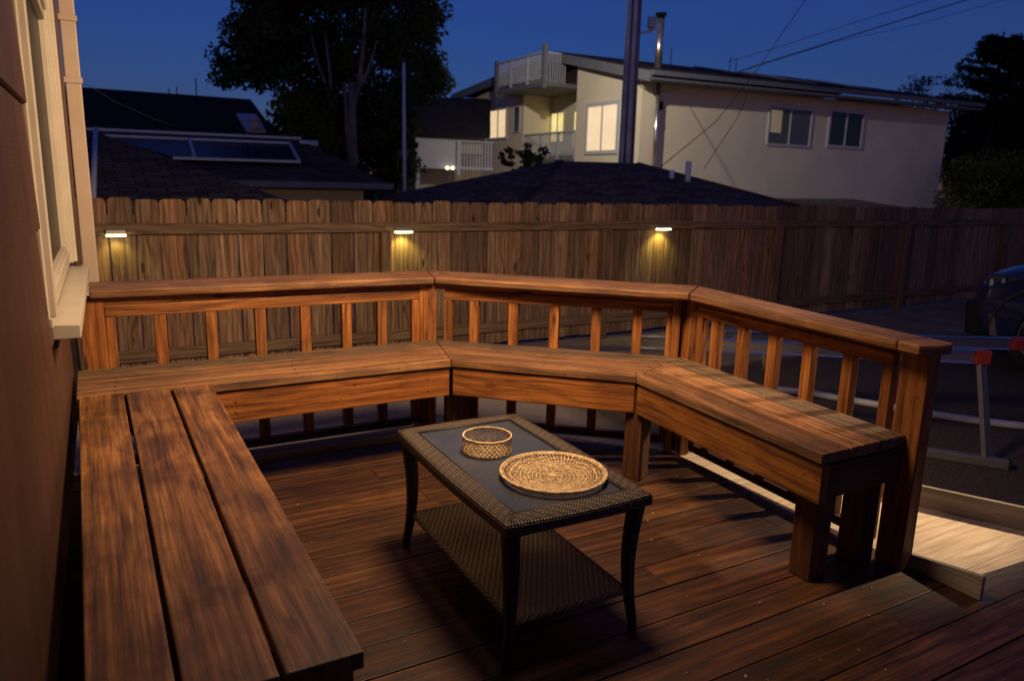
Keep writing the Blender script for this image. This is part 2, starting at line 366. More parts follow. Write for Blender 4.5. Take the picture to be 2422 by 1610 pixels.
def thing(name, loc, label, cat, group=None):
    o = bpy.data.objects.new(name, None); o.empty_display_size = .1; col.objects.link(o); o.location = loc
    return tag(o, label, cat, group)
def rot2(v, a): return (v[0]*math.cos(a)-v[1]*math.sin(a), v[0]*math.sin(a)+v[1]*math.cos(a))
G0 = -.33                                   # level of the yard below the deck

# ------------------------------------------------------------------ ground, deck, platform
m = MB(); m.quad([(-150,-60,G0),(260,-60,G0),(260,300,G0),(-150,300,G0)]); tag(m.build('ground', GROUND), kind='structure')

def clip_row(poly, y0, y1):
    xs = []
    for y in (y0, y1):
        c = []
        n = len(poly)
        for i in range(n):
            (ax, ay), (bx, by) = poly[i], poly[(i+1)%n]
            if (ay-y)*(by-y) < 0: c.append(ax+(bx-ax)*(y-ay)/(by-ay))
        if len(c) < 2: return None
        xs.append((min(c), max(c)))
    return xs
DK = [(-.5,-2.6),(4.6,-2.6),(4.6,1.1655),(2.5101,1.1656),(2.51,2.78),(1.62,3.68),(-.5,3.6801)]
m = MB(); y = 1.299-.1445*27; k = 0
while y < 3.66:
    y0, y1 = y+.0025, y+.142; r = clip_row(DK, y0, min(y1, 3.679)); k += 1
    if r:
        (a0, b0), (a1, b1) = r; top = random.uniform(-.0012,.0012)
        cuts = [min(a0,a1)-1]
        x = -.5+random.uniform(.6, 3.0)
        if abs(y-1.154) < .02: x = 2.13
        while x < max(b0,b1): cuts.append(x); x += random.uniform(2.2, 3.4)
        cuts.append(99)
        for c0, c1 in zip(cuts, cuts[1:]):
            l0, l1 = max(a0, c0+.001), max(a1, c0+.001); h0, h1 = min(b0, c1-.001), min(b1, c1-.001)
            if h0-l0 > .05 and h1-l1 > .02: m.prism([(l0,y0),(h0,y0),(h1,min(y1,3.679)),(l1,min(y1,3.679))], -.034+top, top)
    y += .1445
deck = m.build('deck', DECKM, bevel=.0015); tag(deck, kind='structure')
m = MB()                                     # joists and skirt below the boards
n = len(DK)
for i in range(n):
    a, b = Vector(DK[i]+(0,)), Vector(DK[(i+1)%n]+(0,))
    c = Vector((1.2,.6,0)); a = a+(c-a)*.012; b = b+(c-b)*.012; m.beam((a.x,a.y,-.175), (b.x,b.y,-.175), .03, .27)
for x in np.arange(-.3, 4.4, .5): m.box((x,-2.5,-.17),(x+.04, 1.12 if x > 2.4 else (3.55 if x < 1.6 else 2.8),-.04), (0,1,0))
o = m.build('deck_frame', DECKM); tag(o, kind='structure')

RP = [(2.516,1.170),(3.335,1.170),(3.04,1.748),(2.938,2.04),(2.66,2.72),(2.516,2.86)]
m = MB()
for y0, y1 in ((1.170,1.186),(1.188,1.334),(1.3355,1.636),(1.6375,1.938),(1.9395,2.24),(2.2415,2.54),(2.5415,2.71)):
    r = clip_row(RP, y0+.0001, y1)
    if r: (a0,b0),(a1,b1) = r; m.prism([(a0,y0),(b0,y0),(b1,y1),(a1,y1)], -.03, -.004 if y0 > 1.18 else -.001)
o = m.build('platform', RAMPM, bevel=.0015); tag(o, 'pale plywood landing between the dark deck and the far grey kerb board', 'landing')
m = MB(); m.box((2.53,1.2,G0),(3.2,1.24,-.032)); m.box((2.6,1.3,G0),(2.64,2.5,-.032),(0,1,0)); m.build('support', KERBM, o)
m = MB(); m.hexa([(2.494,1.186,0.0006),(2.513,1.186,0.0006),(2.513,1.441,0.0006),(2.494,1.441,0.0006),(2.494,1.186,.088),(2.513,1.186,.088),(2.513,1.441,.050),(2.494,1.441,.050)], (0,1,0))
o = m.build('kerb_board', KERBM, bevel=.0015); tag(o, 'short grey kerb board standing on edge beside the end post of the railing', 'kerb board')
m = MB(); m.beam((3.352,1.17,.043),(3.052,1.755,.043),.02,.096); m.beam((3.0515,1.756,.0425),(2.949,2.045,.0425),.02,.095); m.beam((2.9485,2.0465,.042),(2.672,2.725,.042),.02,.094)
o = m.build('kerb_board', KERBM, bevel=.0015); tag(o, 'long pale kerb board along the asphalt side of the plywood landing', 'kerb board')

m = MB(); rl = np.random.RandomState(77)
for k in range(70):
    x, y = rl.uniform(.45,2.45), rl.uniform(1.0,3.0); a = rl.uniform(0,6.28); q = rl.uniform(.003,.009); dx, dy = math.cos(a)*q, math.sin(a)*q
    m.quad([(x-dx,y-dy,.0030),(x-dy*.5,y+dx*.5,.0045),(x+dx,y+dy,.0032),(x+dy*.5,y-dx*.5,.0050)])
o = m.build('leaf_litter', plain('dry leaf bits', (.22,.15,.08), .8)); tag(o, 'tiny dry leaf bits and crumbs scattered over the deck boards', 'litter', kind='stuff')
# ------------------------------------------------------------------ built-in corner bench
A, B, C_ = (1.447,3.130), (2.073,2.525), (1.992,1.474)
A2, B2, C2 = (1.559,3.577), (2.519,2.726), (2.4285,1.474)
L1, L2 = (-.098,3.130), (-.098,3.577)
def lerp(a, b, t): return (a[0]+(b[0]-a[0])*t, a[1]+(b[1]-a[1])*t)
bench = thing('built_in_bench', (0,3.13,0), 'angled built-in wooden bench of three runs under the railing, planks going round the deck corner', 'bench')
ZS, ZT = .4625, .50
def run(p0, p1, q0, q1, nb=3):
    ax = (p1[0]-p0[0], p1[1]-p0[1], 0); ln = math.hypot(ax[0], ax[1])
    for k in range(nb):
        t0, t1 = k/nb+.004, (k+1)/nb-.004
        a, b = lerp(p0,q0,t0), lerp(p1,q1,t0); c, d = lerp(p1,q1,t1), lerp(p0,q0,t1)
        g = .0015/ln; a, b = lerp(a,b,g), lerp(a,b,1-g); c, d = lerp(d,c,1-g), lerp(d,c,g)
        zt = ZT+random.uniform(-.0012,.0012)
        m = MB(); m.prism([a,b,c,d], ZS, zt, ax); m.build('seat_plank', (SEAT, SEAT, SEATB)[k], bench, bevel=.004)
run(L1, A, L2, A2); run(A, B, A2, B2)
C3 = (C_[0]+.001, C_[1]); run(B, C_, B2, C2)
def off(p, q, d):                           # shift the line p-q sideways by d
    x, y = q[0]-p[0], q[1]-p[1]; l = math.hypot(x,y); return (-y/l*d, x/l*d)
def apron(p, q, z0, z1, inset, th, mat, parent, name='apron'):
    ox, oy = off(p,q,inset); tx, ty = off(p,q,inset+th); m = MB()
    m.prism([(p[0]+ox,p[1]+oy),(q[0]+ox,q[1]+oy),(q[0]+tx,q[1]+ty),(p[0]+tx,p[1]+ty)], z0, z1, (q[0]-p[0],q[1]-p[1],0)); m.build(name, mat, parent, bevel=.003)
e = .002
apron((L1[0],L1[1]), lerp(L1,A,.9965), .322, .4575, .010, .036, BENCH, bench)
apron(lerp(A,B,.004), lerp(A,B,.9965), .322, .4575, .010, .036, BENCH, bench)
apron(lerp(B,C_,.004), lerp(B,C_,.998), .322, .4575, .010, .036, BENCH, bench)
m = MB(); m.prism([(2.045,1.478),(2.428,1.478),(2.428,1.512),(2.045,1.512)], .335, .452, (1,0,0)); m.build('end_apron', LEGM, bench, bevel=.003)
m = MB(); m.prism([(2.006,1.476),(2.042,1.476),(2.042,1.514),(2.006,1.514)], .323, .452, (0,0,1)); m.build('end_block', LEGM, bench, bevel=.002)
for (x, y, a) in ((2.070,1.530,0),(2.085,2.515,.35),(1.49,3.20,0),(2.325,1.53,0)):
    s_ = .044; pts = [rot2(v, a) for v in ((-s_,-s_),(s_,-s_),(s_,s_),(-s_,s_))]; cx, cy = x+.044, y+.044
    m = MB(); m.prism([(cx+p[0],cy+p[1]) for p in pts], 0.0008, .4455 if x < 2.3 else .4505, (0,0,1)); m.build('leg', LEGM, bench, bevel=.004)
def screws(p0, p1, q0, q1):
    for k in range(3):
        for t in (.025, .5, .975):
            for h in ((k+.25)/3, (k+.75)/3):
                x, y = lerp(lerp(p0,q0,h), lerp(p1,q1,h), t+random.uniform(-.004,.004)); m = MB(); m.tube([(x,y,ZT-.002),(x,y,ZT+.0016)], .0042, 8); m.build('screw', WIRE, bench)
screws((.0,3.13), A, (.0,3.577), A2); screws(A, B, A2, B2); screws(B, C_, B2, C2)
for (x, z) in ((1.33,.415),(1.33,.355),(.47,.41),(.47,.36)): m = MB(); m.tube([(x,3.1405,z),(x,3.1385,z)], .0042, 8); m.build('screw', WIRE, bench)
# ------------------------------------------------------------------ railing behind the bench
rail = thing('deck_railing', (1.5,3.6,0), 'angled wooden railing with flat cap and square balusters behind the built-in bench', 'railing')
CZ0, CZ1 = .806, .840
c12f, c12b, c23f, c23b = (1.533,3.535), (1.660,3.800), (2.438,2.615), (2.670,2.803)
cLf, cLb, cEf, cEb = (-.026,3.565), (-.026,3.868), (2.343,1.421), (2.485,1.392)
def cap(p, q, r_, s_): m = MB(); m.prism([p,q,r_,s_], CZ0, CZ1+random.uniform(-.0005,.0005), (q[0]-p[0],q[1]-p[1],0)); m.build('cap_board', SEAT, rail, bevel=.006)
cap(cLf, lerp(cLf,c12f,.999), (1.618,3.830), cLb)
m = MB(); m.ngon([(1.5345,3.5365),(1.686,3.775),(1.620,3.829)], CZ0+.001, CZ1-.0005, (1,-1,0)); m.build('cap_wedge', SEAT, rail, bevel=.003)
cap((1.536,3.533), lerp(c12f,c23f,.998), lerp(c12b,c23b,.998), (1.6885,3.773))
e0, e1 = lerp(c23f,cEf,.93), lerp(c23b,cEb,.93)
cap(lerp(c23f,cEf,.002), e0, e1, lerp(c23b,cEb,.002))
arc = [lerp(c23b,cEb,.933), cEb]+[(cEb[0]+(cEf[0]-cEb[0])*t, cEb[1]+(cEf[1]-cEb[1])*t-.020*math.sin(math.pi*t)) for t in (.15,.3,.45,.6,.75,.9)]+[cEf, lerp(c23f,cEf,.933)]
m = MB(); m.ngon(arc, CZ0, CZ1, (.1,1,0)); m.build('cap_end', SEAT, rail, bevel=.004)
P1, P2, P3, P4 = (-.068,3.590), (1.515,3.590), (2.530,2.745), (2.466,1.474)
def panel(p, q, ts, st0, st1):
    """sub rail, panel rail, stiles and balusters along p-q; ts: baluster centres in metres from p"""
    d = Vector((q[0]-p[0], q[1]-p[1], 0)); L = d.length; d.normalize(); n_ = Vector((-d.y, d.x, 0))
    P = lambda s, o: Vector((p[0],p[1],0))+d*s+n_*o
    def piece(s0, s1, o0, o1, z0, z1, name, axis, mat=BENCH):
        m = MB(); a = [P(s0,o0),P(s1,o0),P(s1,o1),P(s0,o1)]; m.prism([(v.x,v.y) for v in a], z0, z1, axis); m.build(name, mat, rail, bevel=.003)
    piece(.0, L, .002, .040, .772, .8045, 'sub_rail', d)
    piece(st0, st1, -.004, .036, .721, .7705, 'panel_rail', d)
    for s in (st0+.0205, st1-.0205): piece(s-.020, s+.020, -.0025, .0345, .045, .7195, 'stile', (0,0,1))
    for s in ts: piece(s-.024, s+.024, .000, .038, .080, .7205, 'baluster', (0,0,1))
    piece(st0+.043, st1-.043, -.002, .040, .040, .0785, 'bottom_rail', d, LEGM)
panel(P1, P2, [.306,.519,.736,.948,1.152,1.337], .092, 1.540)
panel((1.56,3.572), (2.512,2.738), [.205,.415,.630,.846,1.052], .045, 1.235)
panel((2.524,2.690), (2.464,1.535), [.175,.350,.535,.725,.918], .055, 1.112)
def post(x, y, a, s0, s1, z1=.8055, mat=BENCH):
    pts = [rot2(v, a) for v in ((-s0,-s1),(s0,-s1),(s0,s1),(-s0,s1))]; m = MB()
    m.prism([(x+p[0],y+p[1]) for p in pts], .0008, z1, (0,0,1)); m.build('post', mat, rail, bevel=.004)
post(-.022,3.632,0,.046,.044); post(1.492,3.628,0,.021,.046); post(1.550,3.612,-.4,.026,.042)
post(2.505,2.765,-.75,.020,.046); post(2.548,2.722,-.2,.026,.046)
post(2.462,1.481,.0,.032,.051)

# ------------------------------------------------------------------ plank bench beside the house
lb = thing('plank_bench', (.14,2,0), 'low dark stained bench of three wide planks running along the brown house wall', 'bench')
for (a0, a1, b0, b1) in ((-.088,-.068,.060,.063),(.070,.073,.222,.220),(.233,.230,.378,.368)):
    m = MB(); m.prism([(a1,1.158),(b1,1.158),(b0,3.127),(a0,3.127)], .466, .503+random.uniform(-.001,.001), (0,1,0)); m.build('seat_plank', LBENCH, lb, bevel=.004)
m = MB(); m.box((-.06,1.17,.33),(.352,1.206,.462)); m.build('end_apron', LBENCH, lb, bevel=.003)
m = MB(); m.box((.318,1.208,.33),(.350,3.125,.462),(0,1,0)); m.build('apron', LBENCH, lb, bevel=.003)
for x in (.225,-.05):
    for y in (1.21,2.1,2.98): m = MB(); m.box((x,y,.0008),(x+.088,y+.088,.4615),(0,0,1)); m.build('leg', LBENCH, lb, bevel=.003)

# ------------------------------------------------------------------ wicker coffee table
TA = R(-1.1); tc = Vector((1.139,1.992,0))
tab = thing('coffee_table', tc, 'dark wicker coffee table with glass top and lower shelf in the middle of the deck', 'table')
def tp(x, y): v = rot2((x,y), TA); return (tc.x+v[0], tc.y+v[1])
hx, hy, W, ZTOP = .243, .423, .058, .452
def rim():
    m = MB(); bow = .012
    prof = [(0,-.036),(0.0,-.010),(.006,-.002),(.016,0),(W-.008,0),(W,-.004),(W,-.03)]   # inward offset, height
    def side(a, b, nrm):
        N = 14; b0 = len(m.v); rows = []
        for i in range(N+1):
            t = i/N; bx, by = a[0]+(b[0]-a[0])*t, a[1]+(b[1]-a[1])*t; out = bow*math.sin(math.pi*t)
            L = math.hypot(b[0]-a[0], b[1]-a[1]); dx, dy = (b[0]-a[0])/L, (b[1]-a[1])/L; cum = 0; pv = None
            for j, (o_, z) in enumerate(prof):
                sh = min(max(t*L, o_), L-o_) - t*L if True else 0
                x = bx+dx*sh+nrm[0]*(out*(1 if o_ < W-.01 else 0)-o_); y = by+dy*sh+nrm[1]*(out*(1 if o_ < W-.01 else 0)-o_)
                q = tp(x, y); m.v.append(Vector((q[0],q[1],ZTOP+z)))
        n_ = len(prof); cs = [0]
        for j in range(1, n_): cs.append(cs[-1]+math.hypot(prof[j][0]-prof[j-1][0], prof[j][1]-prof[j-1][1]))
        L = math.hypot(b[0]-a[0], b[1]-a[1])
        for i in range(N):
            for j in range(n_-1):
                q = [b0+i*n_+j, b0+(i+1)*n_+j, b0+(i+1)*n_+j+1, b0+i*n_+j+1]
                m.face(q, [(i/N*L,cs[j]),((i+1)/N*L,cs[j]),((i+1)/N*L,cs[j+1]),(i/N*L,cs[j+1])], .5, True)
    c = [(-hx,-hy),(hx,-hy),(hx,hy),(-hx,hy)]
    side(c[0],c[1],(0,-1)); side(c[1],c[2],(1,0)); side(c[2],c[3],(0,1)); side(c[3],c[0],(-1,0))
    return m
rim().build('rim', WICK, tab)
m = MB(); m.prism([tp(-hx+W-.004,-hy+W-.004),tp(hx-W+.004,-hy+W-.004),tp(hx-W+.004,hy-W+.004),tp(-hx+W-.004,hy-W+.004)], ZTOP-.014, ZTOP-.0065); m.build('glass_top', TGLASS, tab, bevel=.001)
m = MB()
i0, i1 = -hx+W, hx-W; j0, j1 = -hy+W, hy-W
for a, b in (((i0,j0),(i1,j0)),((i1,j0),(i1,j1)),((i1,j1),(i0,j1)),((i0,j1),(i0,j0))):
    p, q = tp(*a), tp(*b); m.tube([(p[0],p[1],ZTOP-.005),(q[0],q[1],ZTOP-.005)], .0045, 6)
m.build('glass_trim', PLAST, tab)
m = MB()
for a, b in (((-hx+.03,-hy+.03),(hx-.03,-hy+.03)),((hx-.03,-hy+.03),(hx-.03,hy-.03)),((hx-.03,hy-.03),(-hx+.03,hy-.03)),((-hx+.03,hy-.03),(-hx+.03,-hy+.03))):
    p, q = tp(*a), tp(*b); m.beam((p[0],p[1],ZTOP-.036),(q[0],q[1],ZTOP-.036), .03, .03)
m.build('underframe', WICKL, tab)
for sx in (-1,1):
    for sy in (-1,1):
        m = MB(); rows = []; big = (sx,sy) == (-1,-1)
        N = 12
        for i in range(N+1):
            t = i/N; z = (ZTOP-.034)*(1-t)+.0008*t
            o_ = .011*math.sin(math.pi*min(1, t*1.12)) - (.006*max(0,(t-.7)/.3)**1.5)   # bows inward, foot kicks out
            s_ = .0135*(1-t)**.8+.0110
            cx, cy = sx*(hx-.031-o_*1.1), sy*(hy-.031-o_)
            b0 = len(m.v)
            for dx, dy in ((-1,-.55),(-.55,-1),(.55,-1),(1,-.55),(1,.55),(.55,1),(-.55,1),(-1,.55)):
                q = tp(cx+dx*s_, cy+dy*s_); m.v.append(Vector((q[0],q[1],z)))
            rows.append((b0, z, s_))
        for (b0,z0,s0),(b1,z1,s1) in zip(rows, rows[1:]):
            for k in range(8):
                k2 = (k+1)%8; m.face([b0+k,b1+k,b1+k2,b0+k2], [(z0,k*.024),(z1,k*.024),(z1,k*.024+.024),(z0,k*.024+.024)], .5, True)
        m.face([rows[-1][0]+k for k in range(7,-1,-1)], [(0,0)]*8, .5); m.face([rows[0][0]+k for k in range(8)], [(0,0)]*8, .5)
        m.build('leg', WICKL, tab)
m = MB(); sx_, sy_ = .195, .385
m.prism([tp(-sx_,-sy_),tp(sx_,-sy_),tp(sx_,sy_),tp(-sx_,sy_)], .128, .138, (0,1,0), .5)
for a, b in (((-sx_,-sy_),(sx_,-sy_)),((sx_,-sy_),(sx_,sy_)),((sx_,sy_),(-sx_,sy_)),((-sx_,sy_),(-sx_,-sy_))):
    p, q = tp(*a), tp(*b); m.tube([(p[0],p[1],.130),(q[0],q[1],.130)], .010, 8, .5)
m.build('shelf', WICKS, tab)

# ------------------------------------------------------------------ open woven basket
GZ = ZTOP-.0062
bc = Vector((1.103,2.097,GZ)); BR, BH = .081, .056
bas = thing('woven_basket', bc, 'small round open weave straw basket standing at the far end of the table top', 'basket')
m = MB()
for h_, rr in ((BH,.0030),(BH-.004,.0022),(.003,.0024)):
    m.tube([(bc.x+(BR+random.uniform(-.0006,.0006))*math.cos(t), bc.y+BR*math.sin(t), bc.z+h_+random.uniform(-.0005,.0005)) for t in np.linspace(0,2*math.pi,48,endpoint=False)], rr, 6, closed=True)
m.build('basket_rim', STRAW, bas)
m = MB(); NS = 34
for k in range(NS):
    for s_ in (-1,1):
        t0 = 2*math.pi*k/NS+random.uniform(-.03,.03); pts = []
        for i in range(7):
            f = i/6; t = t0+s_*f*.62; rr = BR+.0012*math.sin(i*2.2+k)*s_; pts.append((bc.x+rr*math.cos(t), bc.y+rr*math.sin(t), bc.z+.002+f*(BH-.004)))
        m.tube(pts, .0013+random.uniform(-.0002,.0003), 5)
m.build('basket_wall', STRAW, bas)
m = MB()
for k in range(-8,9):
    for s_ in (0,1):
        d = k*.0098; L = math.sqrt(max(0, (BR-.002)**2-d*d)); a = R(32)+s_*math.pi/2
        if L > .01:
            p, q = rot2((-L,d), a), rot2((L,d), a); m.tube([(bc.x+p[0],bc.y+p[1],bc.z+.0018+.0012*s_),(bc.x+q[0],bc.y+q[1],bc.z+.0018+.0012*s_)], .0013, 5)
m.build('basket_floor', STRAW, bas)
# ------------------------------------------------------------------ coiled straw tray
pc = Vector((1.182,1.806,GZ)); PR = .166
tray = thing('woven_tray', pc, 'large flat round coiled straw tray on the near half of the glass table top', 'tray')
def trayz(r): return .003+.016*max(0,(r-.055)/(PR-.055))**1.7
m = MB(); m2 = MB(); r = .010; ring = 0
while r < PR-.016:
    N = max(16, int(r*520)); wob = random.uniform(0,6)
    if r < .105 or ring % 1 == 0:
        pts = [(pc.x+(r+.0009*math.sin(9*t+wob)+random.uniform(-.0005,.0005))*math.cos(t), pc.y+(r+.0009*math.sin(9*t+wob))*math.sin(t), pc.z+trayz(r)+.0012*math.sin(ring*1.6+t*(N//4))) for t in np.linspace(0,2*math.pi,N,endpoint=False)]
        (m if ring%2 else m2).tube(pts, .0021 if r < .12 else .0024, 5, closed=True)
    r += .0062 if r < .115 else .0088; ring += 1
m.build('coil', STRAW, tray); m2.build('coil_inner', STRAWD, tray)
m = MB()
for k in range(72):                          # spokes woven over and under the coils
    t = 2*math.pi*k/72; r0 = .012 if k%6 == 0 else (.04 if k%3 == 0 else .075); pts = []
    for i in range(18):
        rr = r0+(PR-.014-r0)*i/17; pts.append((pc.x+rr*math.cos(t+.25*rr/PR), pc.y+rr*math.sin(t+.25*rr/PR), pc.z+trayz(rr)+.0024*(1 if (i+k)%2 else -.6)))
    m.tube(pts, .0015, 4)
m.build('spokes', STRAW, tray)
m = MB(); m.tube([(pc.x+.007*math.cos(t),pc.y+.007*math.sin(t),pc.z+.005) for t in np.linspace(0,2*math.pi,14,endpoint=False)], .004, 6, closed=True)
for rr, zz, th in ((PR-.010,.0165,.0042),(PR-.004,.0195,.0046)):
    m.tube([(pc.x+(rr+random.uniform(-.0007,.0007))*math.cos(t),pc.y+(rr+random.uniform(-.0007,.0007))*math.sin(t),pc.z+zz+random.uniform(-.0008,.0008)) for t in np.linspace(0,2*math.pi,110,endpoint=False)], th, 6, closed=True)
for k in range(96):
    t = 2*math.pi*k/96; t2 = t+.05
    m.tube([(pc.x+(PR-.015)*math.cos(t),pc.y+(PR-.015)*math.sin(t),pc.z+.017),(pc.x+(PR-.006)*math.cos((t+t2)/2),pc.y+(PR-.006)*math.sin((t+t2)/2),pc.z+.0245),(pc.x+(PR+.0015)*math.cos(t2),pc.y+(PR+.0015)*math.sin(t2),pc.z+.019)], .0019, 4)
m.build('tray_rim', STRAW, tray)

# ------------------------------------------------------------------ the house on the left
def wx(y, z=0): return -.127+.0135*(y-2.62)
house = thing('brown_house', (-.2,1,0), 'rust brown lap sided house wall with cream window at the left of the deck', 'house')
WY0, WY1 = -3.2, 4.32
m = MB()
laps = [.305,.83,1.17,1.51,1.85,2.19,2.53,2.87,3.21,3.55]
WL, WR, WB, WT = 2.50, 4.23, .905, 2.06      # window rough opening (y0,y1,z0,z1)
for z0, z1 in zip(laps, laps[1:]):
    segs = [(WY0,WY1)]
    if z1 > WB and z0 < WT: segs = [(WY0,WL),(WR,WY1)]
    for y0, y1 in segs:
        a, b = wx(y0), wx(y1)
        m.hexa([(a-.02,y0,z0),(b-.02,y1,z0),(b+.006,y1,z0),(a+.006,y0,z0),(a-.02,y0,z1-.008),(b-.02,y1,z1-.008),(b-.004,y1,z1-.008),(a-.004,y0,z1-.008)], (0,1,0))
    if z0 < WB < z1: m.hexa([(wx(WL)-.02,WL,z0),(wx(WR)-.02,WR,z0),(wx(WR)+.006,WR,z0),(wx(WL)+.006,WL,z0),(wx(WL)-.02,WL,WB),(wx(WR)-.02,WR,WB),(wx(WR)+.001,WR,WB),(wx(WL)+.001,WL,WB)],(0,1,0))
    if z0 < WT < z1: m.hexa([(wx(WL)-.02,WL,WT),(wx(WR)-.02,WR,WT),(wx(WR)+.003,WR,WT),(wx(WL)+.003,WL,WT),(wx(WL)-.02,WL,z1),(wx(WR)-.02,WR,z1),(wx(WR)-.004,WR,z1),(wx(WL)-.004,WL,z1)],(0,1,0))
m.hexa([(wx(WY1)-5,WY1,.305),(wx(WY1),WY1,.305),(wx(WY1),WY1+.02,.305),(wx(WY1)-5,WY1+.02,.305),(wx(WY1)-5,WY1,3.5),(wx(WY1),WY1,3.5),(wx(WY1),WY1+.02,3.5),(wx(WY1)-5,WY1+.02,3.5)])
m.build('siding', SIDING, house)
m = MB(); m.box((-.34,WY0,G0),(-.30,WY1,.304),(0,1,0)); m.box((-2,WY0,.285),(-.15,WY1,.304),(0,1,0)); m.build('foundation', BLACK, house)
m = MB(); m.box((-.299,2.02,.02),(-.285,2.24,.20)); m.build('vent', GREYBOX, house)
m = MB(); m.box((-5,WY0-.4,3.5),(.28,WY1+.4,3.56),(0,1,0)); m.box((.25,WY0-.4,3.44),(.285,WY1+.4,3.60),(0,1,0)); m.build('eave', WHITE, house)
# window
win = bpy.data.objects.new('window', None); col.objects.link(win); win.parent = house; win.matrix_parent_inverse = Matrix.Translation(-Vector(house.location))
def wpart(name, mat, m, bevel=.0):
    o = m.build(name, mat, None, bevel); o.parent = win; o.matrix_parent_inverse = Matrix(); return o
def wbox(m, y0, y1, z0, z1, d0, d1): # depth from wall plane
    m.hexa([(wx(y0)+d0,y0,z0),(wx(y1)+d0,y1,z0),(wx(y1)+d1,y1,z0),(wx(y0)+d1,y0,z0),(wx(y0)+d0,y0,z1),(wx(y1)+d0,y1,z1),(wx(y1)+d1,y1,z1),(wx(y0)+d1,y0,z1)], (0,1,0))
m = MB()
wbox(m, 2.50,2.56,WB,3.0,-.03,.004); wbox(m, 2.56,2.64,WB,3.0,-.03,.020)
wbox(m, 4.16,4.23,WB,3.0,-.03,.040); wbox(m, 4.12,4.159,WB,3.0,-.03,.026); wbox(m, 4.09,4.119,WB,3.0,-.03,.014); wbox(m, 4.07,4.089,WB,3.0,-.03,.004)
wbox(m, 2.641,4.069,WB,.962,-.03,.012); wbox(m, 2.641,4.069,.9625,.985,-.03,.004)
wbox(m, 2.641,4.069,1.98,2.02,-.03,.006); wbox(m, 2.641,4.069,2.0205,2.09,-.03,.016); wbox(m, 2.47,4.26,2.0905,2.16,-.01,.034)
wpart('frame', WHITE, m, .002)
m = MB(); wbox(m, 2.63,4.08,.98,1.99,-.022,-.018); wpart('glass', GLASSD, m)
m = MB()
xo = lambda y: -.050+(.030/1.72)*(y-2.62)
m.hexa([(wx(2.60)-.01,2.60,.828),(wx(4.3)-.01,4.32,.828),(xo(4.32),4.32,.828),(xo(2.60),2.60,.828),(wx(2.6)-.01,2.60,.876),(wx(4.3)-.01,4.32,.876),(xo(4.32),4.32,.871),(xo(2.60),2.60,.871)], (0,1,0))
wbox(m, 2.54,2.63,.874,.904,-.01,.010)
wpart('sill', WHITE, m, .003)
m = MB()
wbox(m, 2.602,4.30,.80,.827,-.01,.012); wpart('under_trim', BLACK, m)
# corner board and downspout
m = MB(); m.box((-.075,4.235,.3),(-.052,4.335,3.5),(0,0,1)); m.build('corner_trim', SIDING, house)
ds = MB(); ds.box((-.048,4.36,G0),(.020,4.42,3.45),(0,0,1)); dso = ds.build('downspout', PIPEM, house, .006)
for z in (1.762, 2.047, .70):
    m = MB(); m.box((-.056,4.352,z-.014),(.026,4.428,z+.014)); o = m.build('strap', PIPEM, None, .003); o.parent = dso; o.matrix_parent_inverse = Matrix()
m = MB(); m.tube([(.02,4.36,1.76),(.16,4.6,1.70),(.32,4.9,1.655),(.5,5.2,1.62)], .0015, 5); o = m.build('loose_wire', WIRE); tag(o, 'thin loose wire hanging from the strap of the beige downspout', 'wire')

# unseen lamp assumed from the light on the deck, on an added wall arm
def point(name, loc, power, color, size, parent):
    l = bpy.data.lights.new(name, 'POINT'); l.energy = power; l.color = color; l.shadow_soft_size = size
    o = bpy.data.objects.new(name, l); col.objects.link(o); o.location = loc
    o.parent = parent; o.matrix_parent_inverse = Matrix.Translation(-Vector(parent.location)); return o
PL = Vector((1.28,2.15,2.20))
t = thing('assumed_arm_lamp', (-.15,1.85,2.75), 'assumed unseen bronze lamp on an added long wall arm above the coffee table', 'lamp')
m = MB(); m.tube([(-.14,1.85,2.75),(.3,1.9,2.86),(.9,1.72,2.88),(1.35,1.66,2.80),(1.28,2.15,2.7),(1.28,2.15,2.47)], .014, 8); m.box((-.15,1.79,2.67),(-.125,1.91,2.83)); m.build('arm', BRONZE, t)  # arm and shade are invented to carry the assumed lamp
m = MB(); m.tube([(1.28,2.15,2.50),(1.28,2.15,2.44),(1.28,2.15,2.40)], [.03,.12,.16], 16, cap=False); m.build('shade', BRONZE, t)
l = bpy.data.lights.new('assumed_bulb_light', 'SPOT'); l.energy = ASSUMED_LAMP_W; l.color = WARM; l.shadow_soft_size = .28; l.spot_size = R(165); l.spot_blend = 1  # assumed source, placed to suit the light on benches and table
o = bpy.data.objects.new('assumed_bulb_light', l); col.objects.link(o); o.location = PL; o.rotation_euler = (Vector((1.35,3.7,.75))-PL).to_track_quat('-Z','Y').to_euler(); o.parent = t; o.matrix_parent_inverse = Matrix.Translation(-Vector(t.location))
point('fill_light', (PL.x,PL.y,PL.z+.02), FILL_W, WARM, .30, t)  # extra warm fill added at the lamp, brightens the left bench
